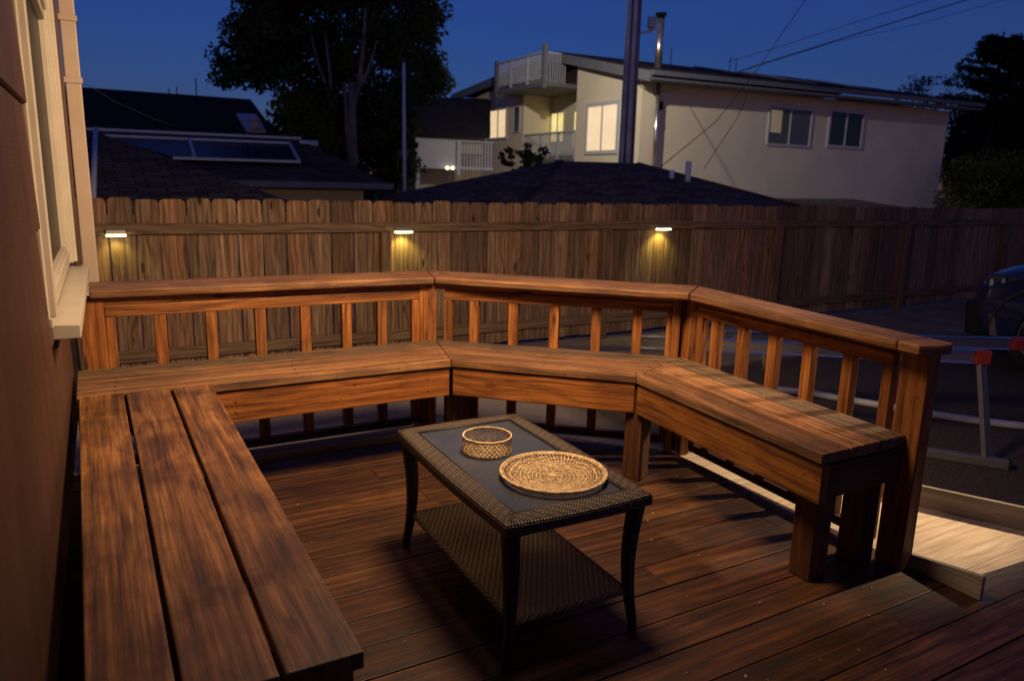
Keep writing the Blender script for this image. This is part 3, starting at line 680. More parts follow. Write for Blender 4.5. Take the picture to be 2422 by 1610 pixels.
# flood lamp added on an invented post outside the picture to light the landing
t = thing('added_lamp_post', (5.35,1.35,G0), 'unseen grey lamp post added with a flood lamp to light the pale landing', 'lamp')
m = MB(); m.tube([(5.35,1.35,G0),(5.35,1.35,2.75)], .035, 10); m.build('post', POLEM, t)
m = MB(); m.tube([(5.37,1.35,2.72),(5.28,1.37,2.64)], [.05,.09], 12); m.build('added_lamp_head', BRONZE, t)
l = bpy.data.lights.new('added_flood_glow', 'SPOT'); l.energy = 800; l.color = (1,.74,.46); l.spot_size = R(33); l.spot_blend = .6; l.shadow_soft_size = .07
o = bpy.data.objects.new('added_flood_glow', l); col.objects.link(o); o.location = (5.25,1.38,2.62); o.rotation_euler = (Vector((2.80,2.16,0))-o.location).to_track_quat('-Z','Y').to_euler(); o.parent = t; o.matrix_parent_inverse = Matrix.Translation(-Vector(t.location))
# ------------------------------------------------------------------ fence
FY = 6.55
fen = thing('board_fence', (4,FY,G0), 'long weathered cedar board fence with dog-eared pickets behind the railing', 'fence')
m = MB(); x = -1.2
while x < 19:
    wd = .178+random.uniform(-.006,.014); zt = 1.130+random.uniform(-.011,.011)-.0010*(x-4); zb = G0+.055+random.uniform(-.006,.006)+.003*x*0
    g = .0065+random.random()**3*.010; yo = FY+random.uniform(-.003,.003); x1 = x+wd; rn = random.random(); c = .028
    b0 = len(m.v); o = (random.random()*40, random.random()*40)
    prof = [(x,zb),(x1,zb),(x1,zt-c*1.1),(x1-c*.35,zt-c*.35),(x1-c*1.1,zt),(x+c*1.1,zt),(x+c*.35,zt-c*.35),(x,zt-c*1.1)]
    for yy in (yo, yo+.016): m.v += [Vector((p[0],yy,p[1])) for p in prof]
    m.face([b0+i for i in range(8)], [(p[1]+o[0],p[0]+o[1]) for p in prof], rn)
    m.face([b0+8+i for i in range(7,-1,-1)], [(p[1]+o[0],p[0]+o[1]) for p in prof[::-1]], rn)
    for i in range(8):
        j = (i+1)%8; m.face([b0+i,b0+8+i,b0+8+j,b0+j], [(prof[i][1]+o[0],o[1]),(prof[i][1]+o[0],.016+o[1]),(prof[j][1]+o[0],.016+o[1]),(prof[j][1]+o[0],o[1])], rn)
    x = x1+g
m.build('pickets', FENCEM, fen)
px_ = [-.15,2.33,4.80,7.45,10.05,12.6,15.1,17.6]
for a, b in zip(px_, px_[1:]):
    m = MB(); m.box((a+.001,FY-.046,.862),(b-.001,FY-.004,.945)); m.build('top_rail', FRAILM, fen, .003)
    m = MB(); m.box((a+.046,FY-.044,-.15),(b-.046,FY-.004,-.058)); m.build('lower_rail', FRAILM, fen, .003)
for a in px_: m = MB(); m.box((a-.045,FY-.095,G0),(a+.045,FY-.0045,.8615),(0,0,1)); m.build('post', FRAILM, fen, .004)
labels = ['small fence lamp nearest the house, glowing on the fence rail','small fence lamp on the rail left of the middle fence post, above the railing corner','small fence lamp on the rail farthest from the house']
for (x, w_, lab) in ((.168,.145,labels[0]),(2.50,.165,labels[1]),(5.575,.175,labels[2])):
    t = thing('fence_lamp', (x,FY-.08,.9), lab, 'lamp', 'solar lamps along the fence rail')
    m = MB(); m.hexa([(x-w_/2,FY-.115,.868),(x+w_/2,FY-.115,.868),(x+w_/2,FY-.047,.868),(x-w_/2,FY-.047,.868),(x-w_/2+.008,FY-.105,.900),(x+w_/2-.008,FY-.105,.900),(x+w_/2-.008,FY-.047,.912),(x-w_/2+.008,FY-.047,.912)])
    m.build('housing', LAMPH, t, .003)
    m = MB(); m.box((x-w_/2+.006,FY-.112,.853),(x+w_/2-.006,FY-.05,.8675)); m.build('lens', LENSM, t)
    l = bpy.data.lights.new('lamp_glow', 'SPOT'); l.energy = FENCE_W*(6 if x < 1 else 20); l.color = (1,.90,.20); l.spot_size = R(120); l.spot_blend = .7; l.shadow_soft_size = .02
    o = bpy.data.objects.new('lamp_glow', l); col.objects.link(o); o.location = (x,FY-.085,.845); o.rotation_euler = (R(14),0,0); o.parent = t; o.matrix_parent_inverse = Matrix.Translation(-Vector(t.location))

# ------------------------------------------------------------------ ladder platform, plank and pipe in the yard
LZ = .33
lad = thing('folding_ladder', (4.8,2.5,G0), 'aluminium folding ladder set up as a low trestle with red end caps', 'ladder')
def chan(p, q, mat, name, wd=.034, hg=.075): m = MB(); m.beam(p, q, .006, hg); m.beam(Vector(p)+Vector((0,0,hg/2+.0015)), Vector(q)+Vector((0,0,hg/2+.0015)), wd+.02, .004); m.beam(Vector(p)-Vector((0,0,hg/2+.0015)), Vector(q)-Vector((0,0,hg/2+.0015)), wd+.02, .004); return m.build(name, mat, lad, .002)
dB = Vector((4.86-3.47,2.49-3.47,0)).normalized(); Be = Vector((4.86,2.49,LZ)); Bs = Be-dB*2.2
chan(Bs, Be-dB*.09, ALU, 'rail'); m = MB(); m.beam(Be-dB*.089, Be, .062, .088); m.build('end_cap', RED, lad, .006)
nB = Vector((-dB.y,dB.x,0)); dA = Vector((.54,-.30,0)).normalized(); Ae = Vector((5.61,2.652,LZ-.01)); As = Ae-dA*2.1
chan(As, Ae-dA*.1, ALU, 'rail'); m = MB(); m.beam(Ae-dA*.099, Ae+dA*.06, .062, .088); m.build('end_cap', RED, lad, .006)
for f in (.25,.5,.75):
    a = Bs.lerp(Be,f); b = As.lerp(Ae, max(0, f-.2)); m = MB(); m.beam(a, b, .03, .028); m.build('rung', ALUD, lad, .003)
m = MB(); m.beam(Be-dB*.04+Vector((0,0,-.045)), (4.785,2.37,G0+.04), .075, .028, up=(0,-1,0)); m.build('leg', ALUD, lad, .003)
m = MB(); m.beam(Bs+dB*.3+Vector((0,0,-.045)), (3.6,3.45,G0+.04), .075, .028, up=(0,-1,0)); m.build('leg', ALUD, lad, .003)
m = MB(); m.beam(As+dA*.3+Vector((0,0,-.045)), As+dA*.3+Vector((.03,-.05,-.6)), .075, .028, up=(0,-1,0)); m.build('leg', ALUD, lad, .003)
m = MB(); m.beam((4.84,2.26,G0+.03), (4.44,2.84,G0+.03), .06, .055); m.build('foot_bar', ALUD, lad, .004)
m = MB(); m.beam((4.845,2.252,G0+.03), (4.833,2.269,G0+.03), .064, .059); m.build('foot_cap', PLAST, lad, .003)
m = MB(); m.beam(aZ(1335,806,-.1)+Vector((-.3,.15,0)), aZ(1590,799,-.1), .09, .03); o = m.build('metal_plank', ALU, None, .003)
tag(o, 'blue lit aluminium plank seen low behind the middle railing run', 'plank')
m2 = MB(); pa = aZ(1335,806,-.1); pb = aZ(1590,799,-.1)
for q in (pa.lerp(pb,.08), pa.lerp(pb,.9)): m2.box((q.x-.02,q.y-.02,G0),(q.x+.02,q.y+.02,-.116),(0,0,1))
m2.build('plank_foot', ALUD, o)
m = MB(); pts = [(4.6,4.3),(4.85,4.12),(5.06,3.9),(5.16,3.66),(5.28,3.42),(5.42,3.12),(5.56,2.89),(5.76,2.65),(5.95,2.4),(6.1,2.1)]
m.tube([(a,b,G0+.03) for a,b in pts], .028, 10); o = m.build('white_pipe', WPIPE); tag(o, 'long bent white pipe lying on the asphalt past the ladder', 'pipe')

# ------------------------------------------------------------------ parked car
CX, CY0, CY1 = 0., 0., 1.84
car = thing('parked_car', (0,0,G0), 'black suv parked at the right edge, only its front corner in view', 'car')
def arch(cx, r_, z=.36, n=10): return [(cx-r_*math.cos(math.pi*k/n), z+r_*math.sin(math.pi*k/n)) for k in range(n+1)]
lowp = [(.10,.30)]+arch(.74,.46)+arch(3.72,.47)+[(4.62,.30),(4.72,.55),(4.70,1.02),(4.3,1.08),(3.0,1.08),(1.55,1.12),(1.15,1.10),(.62,1.06),(.32,.99),(.12,.90),(.03,.76),(0,.55),(.02,.38)]
m = MB(); SL = [(0,.36,.10),(.12,.10,.03),(.30,0,0),(1.54,0,0),(1.72,.10,.03),(1.84,.36,.10)]
n_ = len(lowp)
for (yy, ins, dz) in SL:
    b0 = len(m.v)
    for (x, z) in lowp:
        xx = x+(ins*.55 if x < .65 else 0)-(ins*.4 if x > 4.5 else 0); m.v.append(Vector((CX+xx, CY0+yy, G0+z-(dz if z > .9 else 0))))
for s in range(len(SL)-1):
    for i in range(n_):
        j = (i+1)%n_; m.face([s*n_+i,s*n_+j,(s+1)*n_+j,(s+1)*n_+i], [(0,0)]*4, .5, True)
m.face([i for i in range(n_-1,-1,-1)], [(0,0)]*n_, .5); m.face([(len(SL)-1)*n_+i for i in range(n_)], [(0,0)]*n_, .5)
bd = m.build('body', CARP, car)
m = MB(); m.hexa([(CX+1.2,CY0+.12,G0+1.02),(CX+4.6,CY0+.12,G0+1.02),(CX+4.6,CY1-.12,G0+1.02),(CX+1.2,CY1-.12,G0+1.02),(CX+2.1,CY0+.26,G0+1.62),(CX+4.25,CY0+.26,G0+1.62),(CX+4.25,CY1-.26,G0+1.62),(CX+2.1,CY1-.26,G0+1.62)]); m.build('cabin', GLASSD, car, .05)
m = MB(); m.box((CX+2.05,CY0+.25,G0+1.622),(CX+4.3,CY1-.25,G0+1.665)); m.build('roof', CARP, car, .02)
def hl(y0, y1, sg):
    m = MB(); Y = lambda d: (y0+d*sg)
    m.hexa([(CX+.07,Y(.34),G0+.79),(CX+.20,Y(.01),G0+.785),(CX+.46,Y(-.028),G0+.885),(CX+.42,Y(.12),G0+.885),(CX+.06,Y(.34),G0+.895),(CX+.13,Y(.03),G0+.905),(CX+.66,Y(-.028),G0+.955),(CX+.6,Y(.12),G0+.955)]); o = m.build('headlight', HLGLASS, car, .012)
    for (xx, zz, ln) in ((.205,.80,.07),(.30,.835,.05)):
        m = MB(); m.hexa([(CX+xx,Y(-.02),G0+zz),(CX+xx+.035,Y(-.026),G0+zz+.006),(CX+xx+.035,Y(.02),G0+zz+.006),(CX+xx,Y(.02),G0+zz),(CX+xx+.005,Y(-.02),G0+zz+ln),(CX+xx+.03,Y(-.026),G0+zz+ln),(CX+xx+.03,Y(.02),G0+zz+ln),(CX+xx+.005,Y(.02),G0+zz+ln)]); q_ = m.build('reflector', CHROME, None, .004); q_.parent = o; q_.matrix_parent_inverse = Matrix()
hl(CY0+.01, 0, 1); hl(CY1-.01, 0, -1)
m = MB(); m.hexa([(CX+.02,CY0+.08,G0+.30),(CX+.36,CY0-.006,G0+.30),(CX+.36,CY1+.006,G0+.30),(CX+.02,CY1-.08,G0+.30),(CX-.012,CY0+.10,G0+.62),(CX+.40,CY0-.006,G0+.66),(CX+.40,CY1+.006,G0+.66),(CX-.012,CY1-.10,G0+.62)]); m.build('bumper', PLAST, car, .03)
for sg, yy in ((1,CY0-.012),(-1,CY1+.012)):
    m = MB(); m.hexa([(CX+.28,yy,G0+.33),(CX+.335,yy,G0+.33),(CX+.335,yy+.012*sg,G0+.33),(CX+.28,yy+.012*sg,G0+.33),(CX+.24,yy,G0+.53),(CX+.29,yy,G0+.53),(CX+.29,yy+.012*sg,G0+.53),(CX+.24,yy+.012*sg,G0+.53)]); m.build('side_reflector', GREYBOX, car)
    for cx in (.74,3.72):
        m = MB(); pts = [(CX+cx-.49*math.cos(R(a)), yy+.01*sg, G0+.36+.49*math.sin(R(a))) for a in range(0,181,12)]; m.tube(pts, .018, 6); m.build('arch_trim', TRIMG, car)
for cx in (.74,3.72):
    for yy in (CY0+.02, CY1-.24):
        m = MB(); m.tube([(CX+cx,yy,G0+.365),(CX+cx,yy+.22,G0+.365)], .365, 32); ty = m.build('wheel', RUBBER, car, .03)
        m = MB(); ys = yy-.006 if yy < .5 else yy+.226
        for k in range(7):
            a = 2*math.pi*k/7; m.beam((CX+cx,ys,G0+.365),(CX+cx+.22*math.cos(a),ys,G0+.365+.22*math.sin(a)),.05,.012, up=(0,1,0))
        m.tube([(CX+cx+.235*math.cos(a),ys,G0+.365+.235*math.sin(a)) for a in np.linspace(0,2*math.pi,28,endpoint=False)], .012, 6, closed=True)
        o = m.build('rim', ALU, None); o.parent = ty; o.matrix_parent_inverse = Matrix()
m = MB(); m.box((CX+1.45,CY0-.16,G0+1.02),(CX+1.6,CY0+.06,G0+1.16)); m.build('wing_mirror', CARP, car, .03)

car.location = (7.46,4.15,G0); car.rotation_euler = (0,0,R(-78))

# ------------------------------------------------------------------ yellow house
yh = thing('yellow_house', (25,28,G0), 'two storey pale yellow stucco house with lit windows and balcony behind the fence', 'house')
X0, X1, Y0, Y1, ZE = 17.55, 36.0, 22.0, 36.0, 5.05
XR = 30.4                                    # the balcony recess lies between y=26.15 and y=30.4, 1.5 m deep
YC = 27.6
def zr(y): return 6.35-(.236*(YC-y) if y < YC else .115*(y-YC))        # underside of the roof along the gable
m = MB()
def wallX(x, y0, y1, z0=G0, top=None):       # gable wall piece facing -X
    pts = [(x,y0,z0),(x,y1,z0),(x,y1,top if top else zr(y1))]+([(x,YC,zr(YC))] if (not top and y0 < YC < y1) else [])+[(x,y0,top if top else zr(y0))]
    m.quad(pts, (0,1,0))
wallX(X0, Y0, 26.15); wallX(X0, 30.4, Y1); wallX(X0+1.5, 26.15, 30.4)
m.quad([(X0,26.15,G0),(X0+1.5,26.15,G0),(X0+1.5,26.15,zr(26.15)),(X0,26.15,zr(26.15))]); m.quad([(X0,30.4,G0),(X0+1.5,30.4,G0),(X0+1.5,30.4,zr(30.4)),(X0,30.4,zr(30.4))])
m.quad([(X0,Y0,G0),(X1,Y0,G0),(X1,Y0,5.12),(X0,Y0,5.0)]); m.quad([(X1,Y0,G0),(X1,Y1,G0),(X1,Y1,5),(X1,YC,6.3),(X1,Y0,5)], (0,1,0)); m.quad([(X0,Y1,G0),(X1,Y1,G0),(X1,Y1,5.38),(X0,Y1,5.38)])
m.build('wall', YHOUSE, yh)
m = MB(); ov = .75
R0, R1 = Vector((X0-.2,YC,6.66)), Vector((X1+1.2,YC,6.85))
e0 = Vector((X0-.35,Y0-.9,5.22)); e1 = Vector((X1+1.2,Y0-.9,5.50)); f0 = Vector((X0-.5,Y1+1.1,5.74)); f1 = Vector((X1+1.2,Y1+1.1,5.74))
m.slab([e0,e1,R1,R0], .10); m.slab([R0,R1,f1,f0], .10); roof = m.build('roof', DROOF, yh)
m = MB(); m.beam(e0+Vector((0,-.02,-.10)), e1+Vector((0,-.02,-.10)), .14, .16); m.beam(e0+Vector((0,.30,-.28)), e1+Vector((0,.30,-.28)), .60, .09)
o = m.build('gutter', FASCIA, yh)
m = MB(); m.beam(R0+Vector((-.02,-.0,-.22)), e0+Vector((-.02,0,-.22)), .08, .34); m.beam(R0+Vector((-.02,0,-.22)), f0+Vector((-.02,0,-.22)), .08, .34)
m.build('bargeboard', FASCIA, yh)
def window(parent, face, a, b, z0, z1, pane, frame=.09, split=True, pane2=None):
    """face: ('X',x) or ('Y',y); a<b along the wall"""
    k, c = face
    def bx(m, p, q, r0, r1, d0, d1):
        if k == 'X': m.box((c-d1,p,r0),(c-d0,q,r1))
        else: m.box((p,c-d1,r0),(q,c-d0,r1))
    m = MB()
    bx(m,a-frame,b+frame,z1,z1+frame,-.01,.06); bx(m,a-frame,b+frame,z0-frame,z0,-.01,.06); bx(m,a-frame,a,z0,z1,-.01,.06); bx(m,b,b+frame,z0,z1,-.01,.06)
    mid = (a+b)/2
    if split: bx(m, mid-.035, mid+.035, z0+.0005, z1-.0005, -.01, .05)
    w_ = m.build('window', WINF, parent)
    for i, (p, q) in enumerate(((a,mid),(mid,b)) if split else ((a,b),)):
        m = MB(); bx(m, p+.002, q-.002, z0+.001, z1-.001, .004, .02); o = m.build('pane', (pane2 if (i == 1 and pane2) else pane), None); o.parent = w_; o.matrix_parent_inverse = Matrix()
    return w_
window(yh, ('X',X0), 32.0, 33.6, 3.42, 4.68, LITC); window(yh, ('X',X0), 30.72, 31.25, 3.62, 4.70, DIMG, split=False, frame=.05)
window(yh, ('X',X0), 23.35, 25.25, 2.62, 4.28, LITC, frame=.14)
window(yh, ('X',X0+1.5), 28.1+1.2, 30.9-.55, 3.2, 4.45, LITY, frame=.05); window(yh, ('X',X0+1.5), 27.45, 28.45, 2.9, 4.42, LITY, frame=.05, split=False)
window(yh, ('Y',Y0), 24.05, 26.45, 3.12, 4.50, DIMG, frame=.08, pane2=DIMG); window(yh, ('Y',Y0), 27.68, 29.75, 3.22, 4.58, DARKP, frame=.12)
m = MB(); m.box((24.12,Y0-.026,3.55),(24.75,Y0-.0205,4.42)); o = m.build('pane_glow', LITD, yh)  # glowing sheet laid over the left pane for its glow and lamp reflection
q = aY(1519,243,Y0); m = MB(); m.box((q.x-.06,Y0-.16,q.z-.16),(q.x+.06,Y0-.02,q.z+.12)); m.build('wall_light', BLACK, yh, .02)
# balconies
def balcony(z0, z1, x0, y0, y1, solid=False, name='balcony'):
    m = MB(); m.box((x0,y0,z0-.16),(X0+1.4,y1,z0)); b_ = m.build(name, FASCIA, yh)
    m = MB()
    for yy in (y0+.05, (2*y0+y1)/3, (y0+2*y1)/3, y1-.05): m.box((x0+.02,yy-.05,z0),(x0+.12,yy+.05,z1+.02),(0,0,1))
    m.box((x0,y0,z1),(x0+.14,y1,z1+.07),(0,1,0)); m.box((x0+.04,y0+.02,z0+.12),(x0+.1,y1-.02,z0+.18),(0,1,0))
    yy = y0+.12
    while yy < y1: m.box((x0+.05,yy,z0+.181),(x0+.09,yy+.035,z1-.001),(0,0,1)); yy += .15
    xx = x0+.2
    m.box((x0+.1,y0+.02,z1),(X0,y0+.08,z1+.06))
    while xx < X0: m.box((xx,y0+.02,z0+.01),(xx+.035,y0+.06,z1-.001),(0,0,1)); xx += .12
    o = m.build('railing', RAILG, None); o.parent = b_; o.matrix_parent_inverse = Matrix(); return b_
balcony(5.35, 6.45, X0-1.1, 27.0, 31.2)
m = MB(); m.box((X0-1.12,26.94,5.1),(X0-.94,27.12,6.78),(0,0,1)); m.box((X0-1.12,31.0,5.1),(X0-.94,31.18,6.6),(0,0,1)); m.build('balcony_post', FASCIA, yh)
balcony(2.35, 3.40, X0+.02, 26.2, 30.35, name='lower_balcony')
# flue
fx = 18.05; m = MB(); m.tube([(fx,Y0-.28,1.2),(fx,Y0-.28,4.95)], .075, 14); m.tube([(fx+.02,Y0-.28,3.7),(fx+.02,Y0-.28,3.78)], .085, 14); m.build('flue', STEEL, yh)
ft = aY(1519,40,22.4); fb = aY(1516,148,22.4); m = MB(); m.tube([fb-Vector((0,0,.3)), (fb.x,22.4,ft.z-.05)], .135, 16); fl = m.build('flue', STEEL, yh)
m = MB(); m.tube([(fb.x,22.4,ft.z-.05),(fb.x,22.4,ft.z+.05),(fb.x,22.4,ft.z+.06),(fb.x,22.4,ft.z+.14)], [.13,.15,.20,.20], 16); o = m.build('flue_cap', BLACK, None); o.parent = fl; o.matrix_parent_inverse = Matrix()
# rooftop panels
for i, (xa, wd) in enumerate(((23.4,1.5),(26.2,2.0),(28.6,1.6),(30.6,1.4))):
    t0 = .35; p = e0.lerp(R0,t0).lerp(e1.lerp(R1,t0),(xa-e0.x)/(e1.x-e0.x)); q = e0.lerp(R0,.75).lerp(e1.lerp(R1,.75),(xa-e0.x)/(e1.x-e0.x))
    m = MB(); m.slab([p+Vector((0,0,.08)),p+Vector((wd,0,.08)),q+Vector((wd,0,.10)),q+Vector((0,0,.10))], .05); m.build('roof_panel', ALUD if i%2 else PANEL, yh)
for xx in (26.9,27.3,23.3): m = MB(); m.tube([(xx,YC-.3,6.5),(xx,YC-.3,7.35)], .02, 5); m.build('vent_pipe', WIRE, yh)

# ------------------------------------------------------------------ other roofs beyond the fence
def hiproof(name, label, cat, mat, ridge, eave, th=.08, wallmat=None, wallz=None):
    """ridge: 2 points, eave: 4 corners counter-clockwise from front-left"""
    t = thing(name, ((eave[0].x+eave[2].x)/2,(eave[0].y+eave[2].y)/2,G0), label, cat)
    m = MB(); r0, r1 = ridge; a, b, c, d = eave
    m.slab([a,b,r1,r0], th); m.slab([c,d,r0,r1], th); 
    m.quad([b,c,r1], (0,1,0)); m.quad([d,a,r0], (0,1,0)); m.build('roof', mat, t)
    m = MB(); i = .35
    m.box((a.x+i,a.y+i,G0),(b.x-i,c.y-i,min(a.z,b.z,c.z)-.02)); m.build('wall', wallmat or CREAM, t)
    return t
g = hiproof('garage', 'low garage with brown hip roof just beyond the fence, before the yellow house', 'garage', SHINB,
    (aY(1290,371,12.2), aY(1470,376,12.2)), (Vector((5.2,9.2,.93)),Vector((11.6,9.2,.93)),Vector((12.4,16.0,.93)),Vector((5.5,16.0,.93))))
m = MB()
for p in ((1548,392,11.2,.10,.06),(1587,372,11.0,.26,.07)):
    q = aY(p[0],p[1],p[2]); m.tube([(q.x,q.y,q.z-.45),(q.x,q.y,q.z)], p[4]*.8, 8)
m.build('vent_pipe', POLEM, g)
for (x, y, e_) in ((1290,371,(5.2,9.2,.95)),(1470,376,(11.6,9.2,.95))):
    m = MB(); m.beam(aY(x,y,12.2), e_, .16, .035); m.build('hip_cap', SHIN, g)
q0 = aY(1790,457,15); q1 = aY(1965,458,15); g2 = hiproof('shed', 'low flat dark shed roof right of the garage, against the yellow house', 'shed', SHIN,
    (q0, q1), (Vector((q0.x-1.2,12.6,.75)),Vector((q1.x+.8,12.6,.75)),Vector((q1.x+.8,17,.75)),Vector((q0.x-1,17,.75))))
# near left roof
a0 = aY(150,300,12.5); a1 = aY(236,309,12.5); e1_ = aY(700,474,9.4)
t = thing('neighbour_cottage', (0,11,G0), 'dark shingled cottage roof nearest the fence on the left', 'house')
m = MB(); m.slab([(-3.5,9.4,e1_.z),(e1_.x,9.4,e1_.z),a1,(-3.5,12.5,a1.z)], .08); m.slab([(e1_.x,9.4,e1_.z),(e1_.x+.3,16,e1_.z),(a1.x,16,a1.z),a1], .08, (0,1,0)); m.build('roof', SHIN, t)
m = MB(); m.box((-3.2,9.7,G0),(e1_.x-.35,15.6,e1_.z-.05)); m.build('wall', CREAM, t)
m = MB(); m.tube([aY(214,458,9.0), aY(221,305,12.3)+Vector((0,-.1,.05))], .03, 6); m.tube([aY(214,458,9.0), (aY(214,458,9.0).x,9.0,G0)], .03, 6); m.build('conduit', WTRIM, t)
# solar house
b0, b1 = aY(150,299,20), aY(692,322,20); c0, c1 = aY(545,413,15), aY(903,426,15)
t = thing('solar_house', (3,18,G0), 'cream house with solar panels on its dark roof, left of the tall tree', 'house')
fl_ = Vector((c0.x-7,15,c0.z-.0)); m = MB(); m.slab([fl_,c1,b1,Vector((b0.x-2,20,b0.z))], .1); m.slab([c1,Vector((c1.x+.2,25,c1.z)),b1+Vector((0,.01,0)),b1], .1, (0,1,0)); m.slab([Vector((b0.x-2,20.01,b0.z)),b1+Vector((0,.01,0)),Vector((c1.x+.2,25,c1.z)),Vector((fl_.x,25,c1.z))], .1); m.build('roof', SHIN, t)
m = MB(); m.box((fl_.x+.5,15.5,G0),(c1.x-.45,24.5,c1.z-.03)); m.build('wall', CREAM, t)
m = MB(); m.beam(Vector((fl_.x,14.93,c1.z-.03)), c1+Vector((0,-.07,-.03)), .1, .12); m.build('gutter', FASCIA, t)
def onroof(x, y, lift=.12):                  # a point of the photograph brought onto the front slope
    n_ = (c1-fl_).cross(b1-fl_).normalized(); d = Vector(_ray(x,y)); o_ = Vector((0,0,H)); n_ = n_ if n_.z > 0 else -n_
    tt = ((fl_+n_*lift)-o_).dot(n_)/d.dot(n_); return o_+d*tt
for (q, nm) in ((((248,317),(437,323),(447,364),(400,362)),'solar_panel'),(((441,323),(565,328),(575,368),(449,364)),'solar_panel'),(((569,328),(667,331),(688,371),(577,368)),'solar_panel')):
    m = MB(); P_ = [onroof(*k) for k in q]; m.slab([P_[3],P_[2],P_[1],P_[0]], .04); m.build(nm, PANEL, t)
m = MB()
for a, b in (((230,312),(668,330)),((398,364),(690,373)),((437,322),(448,364)),((667,330),(690,373))): m.beam(onroof(*a,.16), onroof(*b,.16), .055, .05)
m.beam(b0+Vector((-1,-.02,.03)), b1+Vector((0,-.02,.03)), .1, .06); m.build('panel_frame', WTRIM, t)
m = MB(); q = aY(690,330,19.5); q2 = aY(732,331,19.5); m.tube([q,q2], .075, 10); m.build('vent_duct', WTRIM, t)
# far left dark roof
r0, r1 = aY(150,199,32), aY(577,229,32); k0 = aY(150,310,24); k1 = aY(690,330,24)
t = thing('far_dark_house', (2,30,G0), 'large dark roof far behind the solar panels with a pale skylight', 'house')
m = MB(); m.slab([Vector((-6,24,k0.z-.6)),Vector((k1.x,24,k0.z-.6)),r1,Vector((-6,32,r0.z))], .1); m.slab([Vector((k1.x,24,k0.z-.6)),Vector((k1.x+.5,40,k0.z-.6)),r1+Vector((0,.3,0)),r1], .1, (0,1,0)); m.build('roof', DROOF, t)
m = MB(); m.box((-5.5,24.6,G0),(k1.x-.4,38,k0.z-.7)); m.build('wall', CREAM, t)
dn = (Vector((k1.x,24,k0.z-.6))-Vector((-6,24,k0.z-.6))).cross(r1-Vector((k1.x,24,k0.z-.6))).normalized()
def onr2(x, y, lift=.15):
    d = Vector(_ray(x,y)); o_ = Vector((0,0,H)); return o_+d*(((Vector((-6,24,k0.z-.6))+dn*lift)-o_).dot(dn)/d.dot(dn))
m = MB(); P_ = [onr2(568,298),onr2(612,300),onr2(590,263),onr2(545,261)]; m.slab(P_, .1); m.build('skylight', WTRIM, t)
q = onr2(588,300); m = MB(); m.tube([q,q+Vector((0,0,.30))], .14, 10); m.tube([q+Vector((0,0,.30)),q+Vector((0,0,.36))], .2, 10); m.build('roof_vent', WTRIM, t)
for (x, y1_) in ((390,205),(408,200),(453,180)): q = aY(x, 222, 31.5); q2 = aY(x,y1_,31.5); m = MB(); m.tube([q,(q.x,31.5,q2.z)], .022, 5); m.build('vent_pipe', WIRE, t)
# house with white balcony between tree and yellow house
t = thing('balcony_house', (14,33,G0), 'dark roofed house with pale balcony between the tall tree and the yellow house', 'house')
p0, p1 = aY(930,222,34), aY(1130,228,34); p2, p3 = aY(955,310,29.5), aY(1130,312,29.5)
m = MB(); m.slab([p2,p3,p1,p0], .12); m.build('roof', DROOF, t)
m = MB(); m.beam(p2+Vector((-.05,0,0)), p0+Vector((-.05,0,0)), .12, .2); m.build('bargeboard', BARKD, t)
m = MB(); m.box((p2.x+.3,30.2,G0),(p3.x,33.8,p2.z+.1)); m.build('wall', CREAM, t)
q0, q1 = aY(957,318,29), aY(1086,318,29); q2 = aY(957,384,29)
m = MB(); m.box((q0.x,28.9,q2.z-.05),(q1.x+1,29.0,q2.z+.05)); m.box((q0.x,28.9,q0.z-.06),(q1.x+1,29.0,q0.z))
xx = q0.x+.1; lim = aY(1048,350,29).x
m.box((xx,28.93,q2.z+.051),(lim,28.97,q0.z-.061))
xx = lim+.1
while xx < q1.x+1: m.box((xx,28.93,q2.z+.051),(xx+.05,28.97,q0.z-.061),(0,0,1)); xx += .14
m.box((q0.x-.05,28.85,G0),(q0.x+.12,29.02,q0.z),(0,0,1)); q = aY(1050,350,29); m.box((q.x,28.85,q2.z-.3),(q.x+.14,29.02,q0.z),(0,0,1))
m.build('balcony', RAILG, t)
for x in (1031,1043):
    q = aY(x,387,28.7); m = MB(); m.tube([q+Vector((0,.05,0)),q+Vector((0,-.02,0))], .075, 12); m.build('spotlight', LENSP, t)

# ------------------------------------------------------------------ poles and wires
b = aY(1440,376,16); a = aY(1461,0,16); pxm = (a.x+b.x)/2
ADDED_LAMP_W = 2900
pole = thing('utility_pole', (pxm,16,G0), 'thick grey utility pole in front of the yellow house', 'pole')
m = MB(); m.tube([(pxm-.03,16,G0),(pxm-.03,16,9.5)], [.17,.135], 16); m.build('mast', POLEM, pole)
m = MB(); m.tube([(pxm-.16,15.83,G0),(pxm-.13,15.86,9)], .03, 8); m.tube([(pxm+.08,15.80,G0),(pxm+.06,15.84,9)], .04, 8); m.build('conduit', ALUD, pole)
m = MB(); m.tube([(pxm,15.95,7.6),(pxm-.8,16.6,7.75),(pxm-1.7,17.3,7.8)], .03, 8); m.build('added_lamp_arm', POLEM, pole)  # arm, head and spot are added to the pole to warm the yellow wall
m = MB(); m.tube([(pxm-1.6,17.2,7.80),(pxm-1.8,17.6,7.78)], [.07,.11], 12); m.build('added_lamp_head', ALUD, pole)
l = bpy.data.lights.new('added_street_glow', 'SPOT'); l.energy = ADDED_LAMP_W; l.color = (1,.86,.68); l.spot_size = R(125); l.spot_blend = .8; l.shadow_soft_size = .1
o = bpy.data.objects.new('added_street_glow', l); col.objects.link(o); o.location = (pxm-1.75,17.5,7.6); o.rotation_euler = (Vector((22.5,24,2))-o.location).to_track_quat('-Z','Y').to_euler(); o.parent = pole; o.matrix_parent_inverse = Matrix.Translation(-Vector(pole.location))
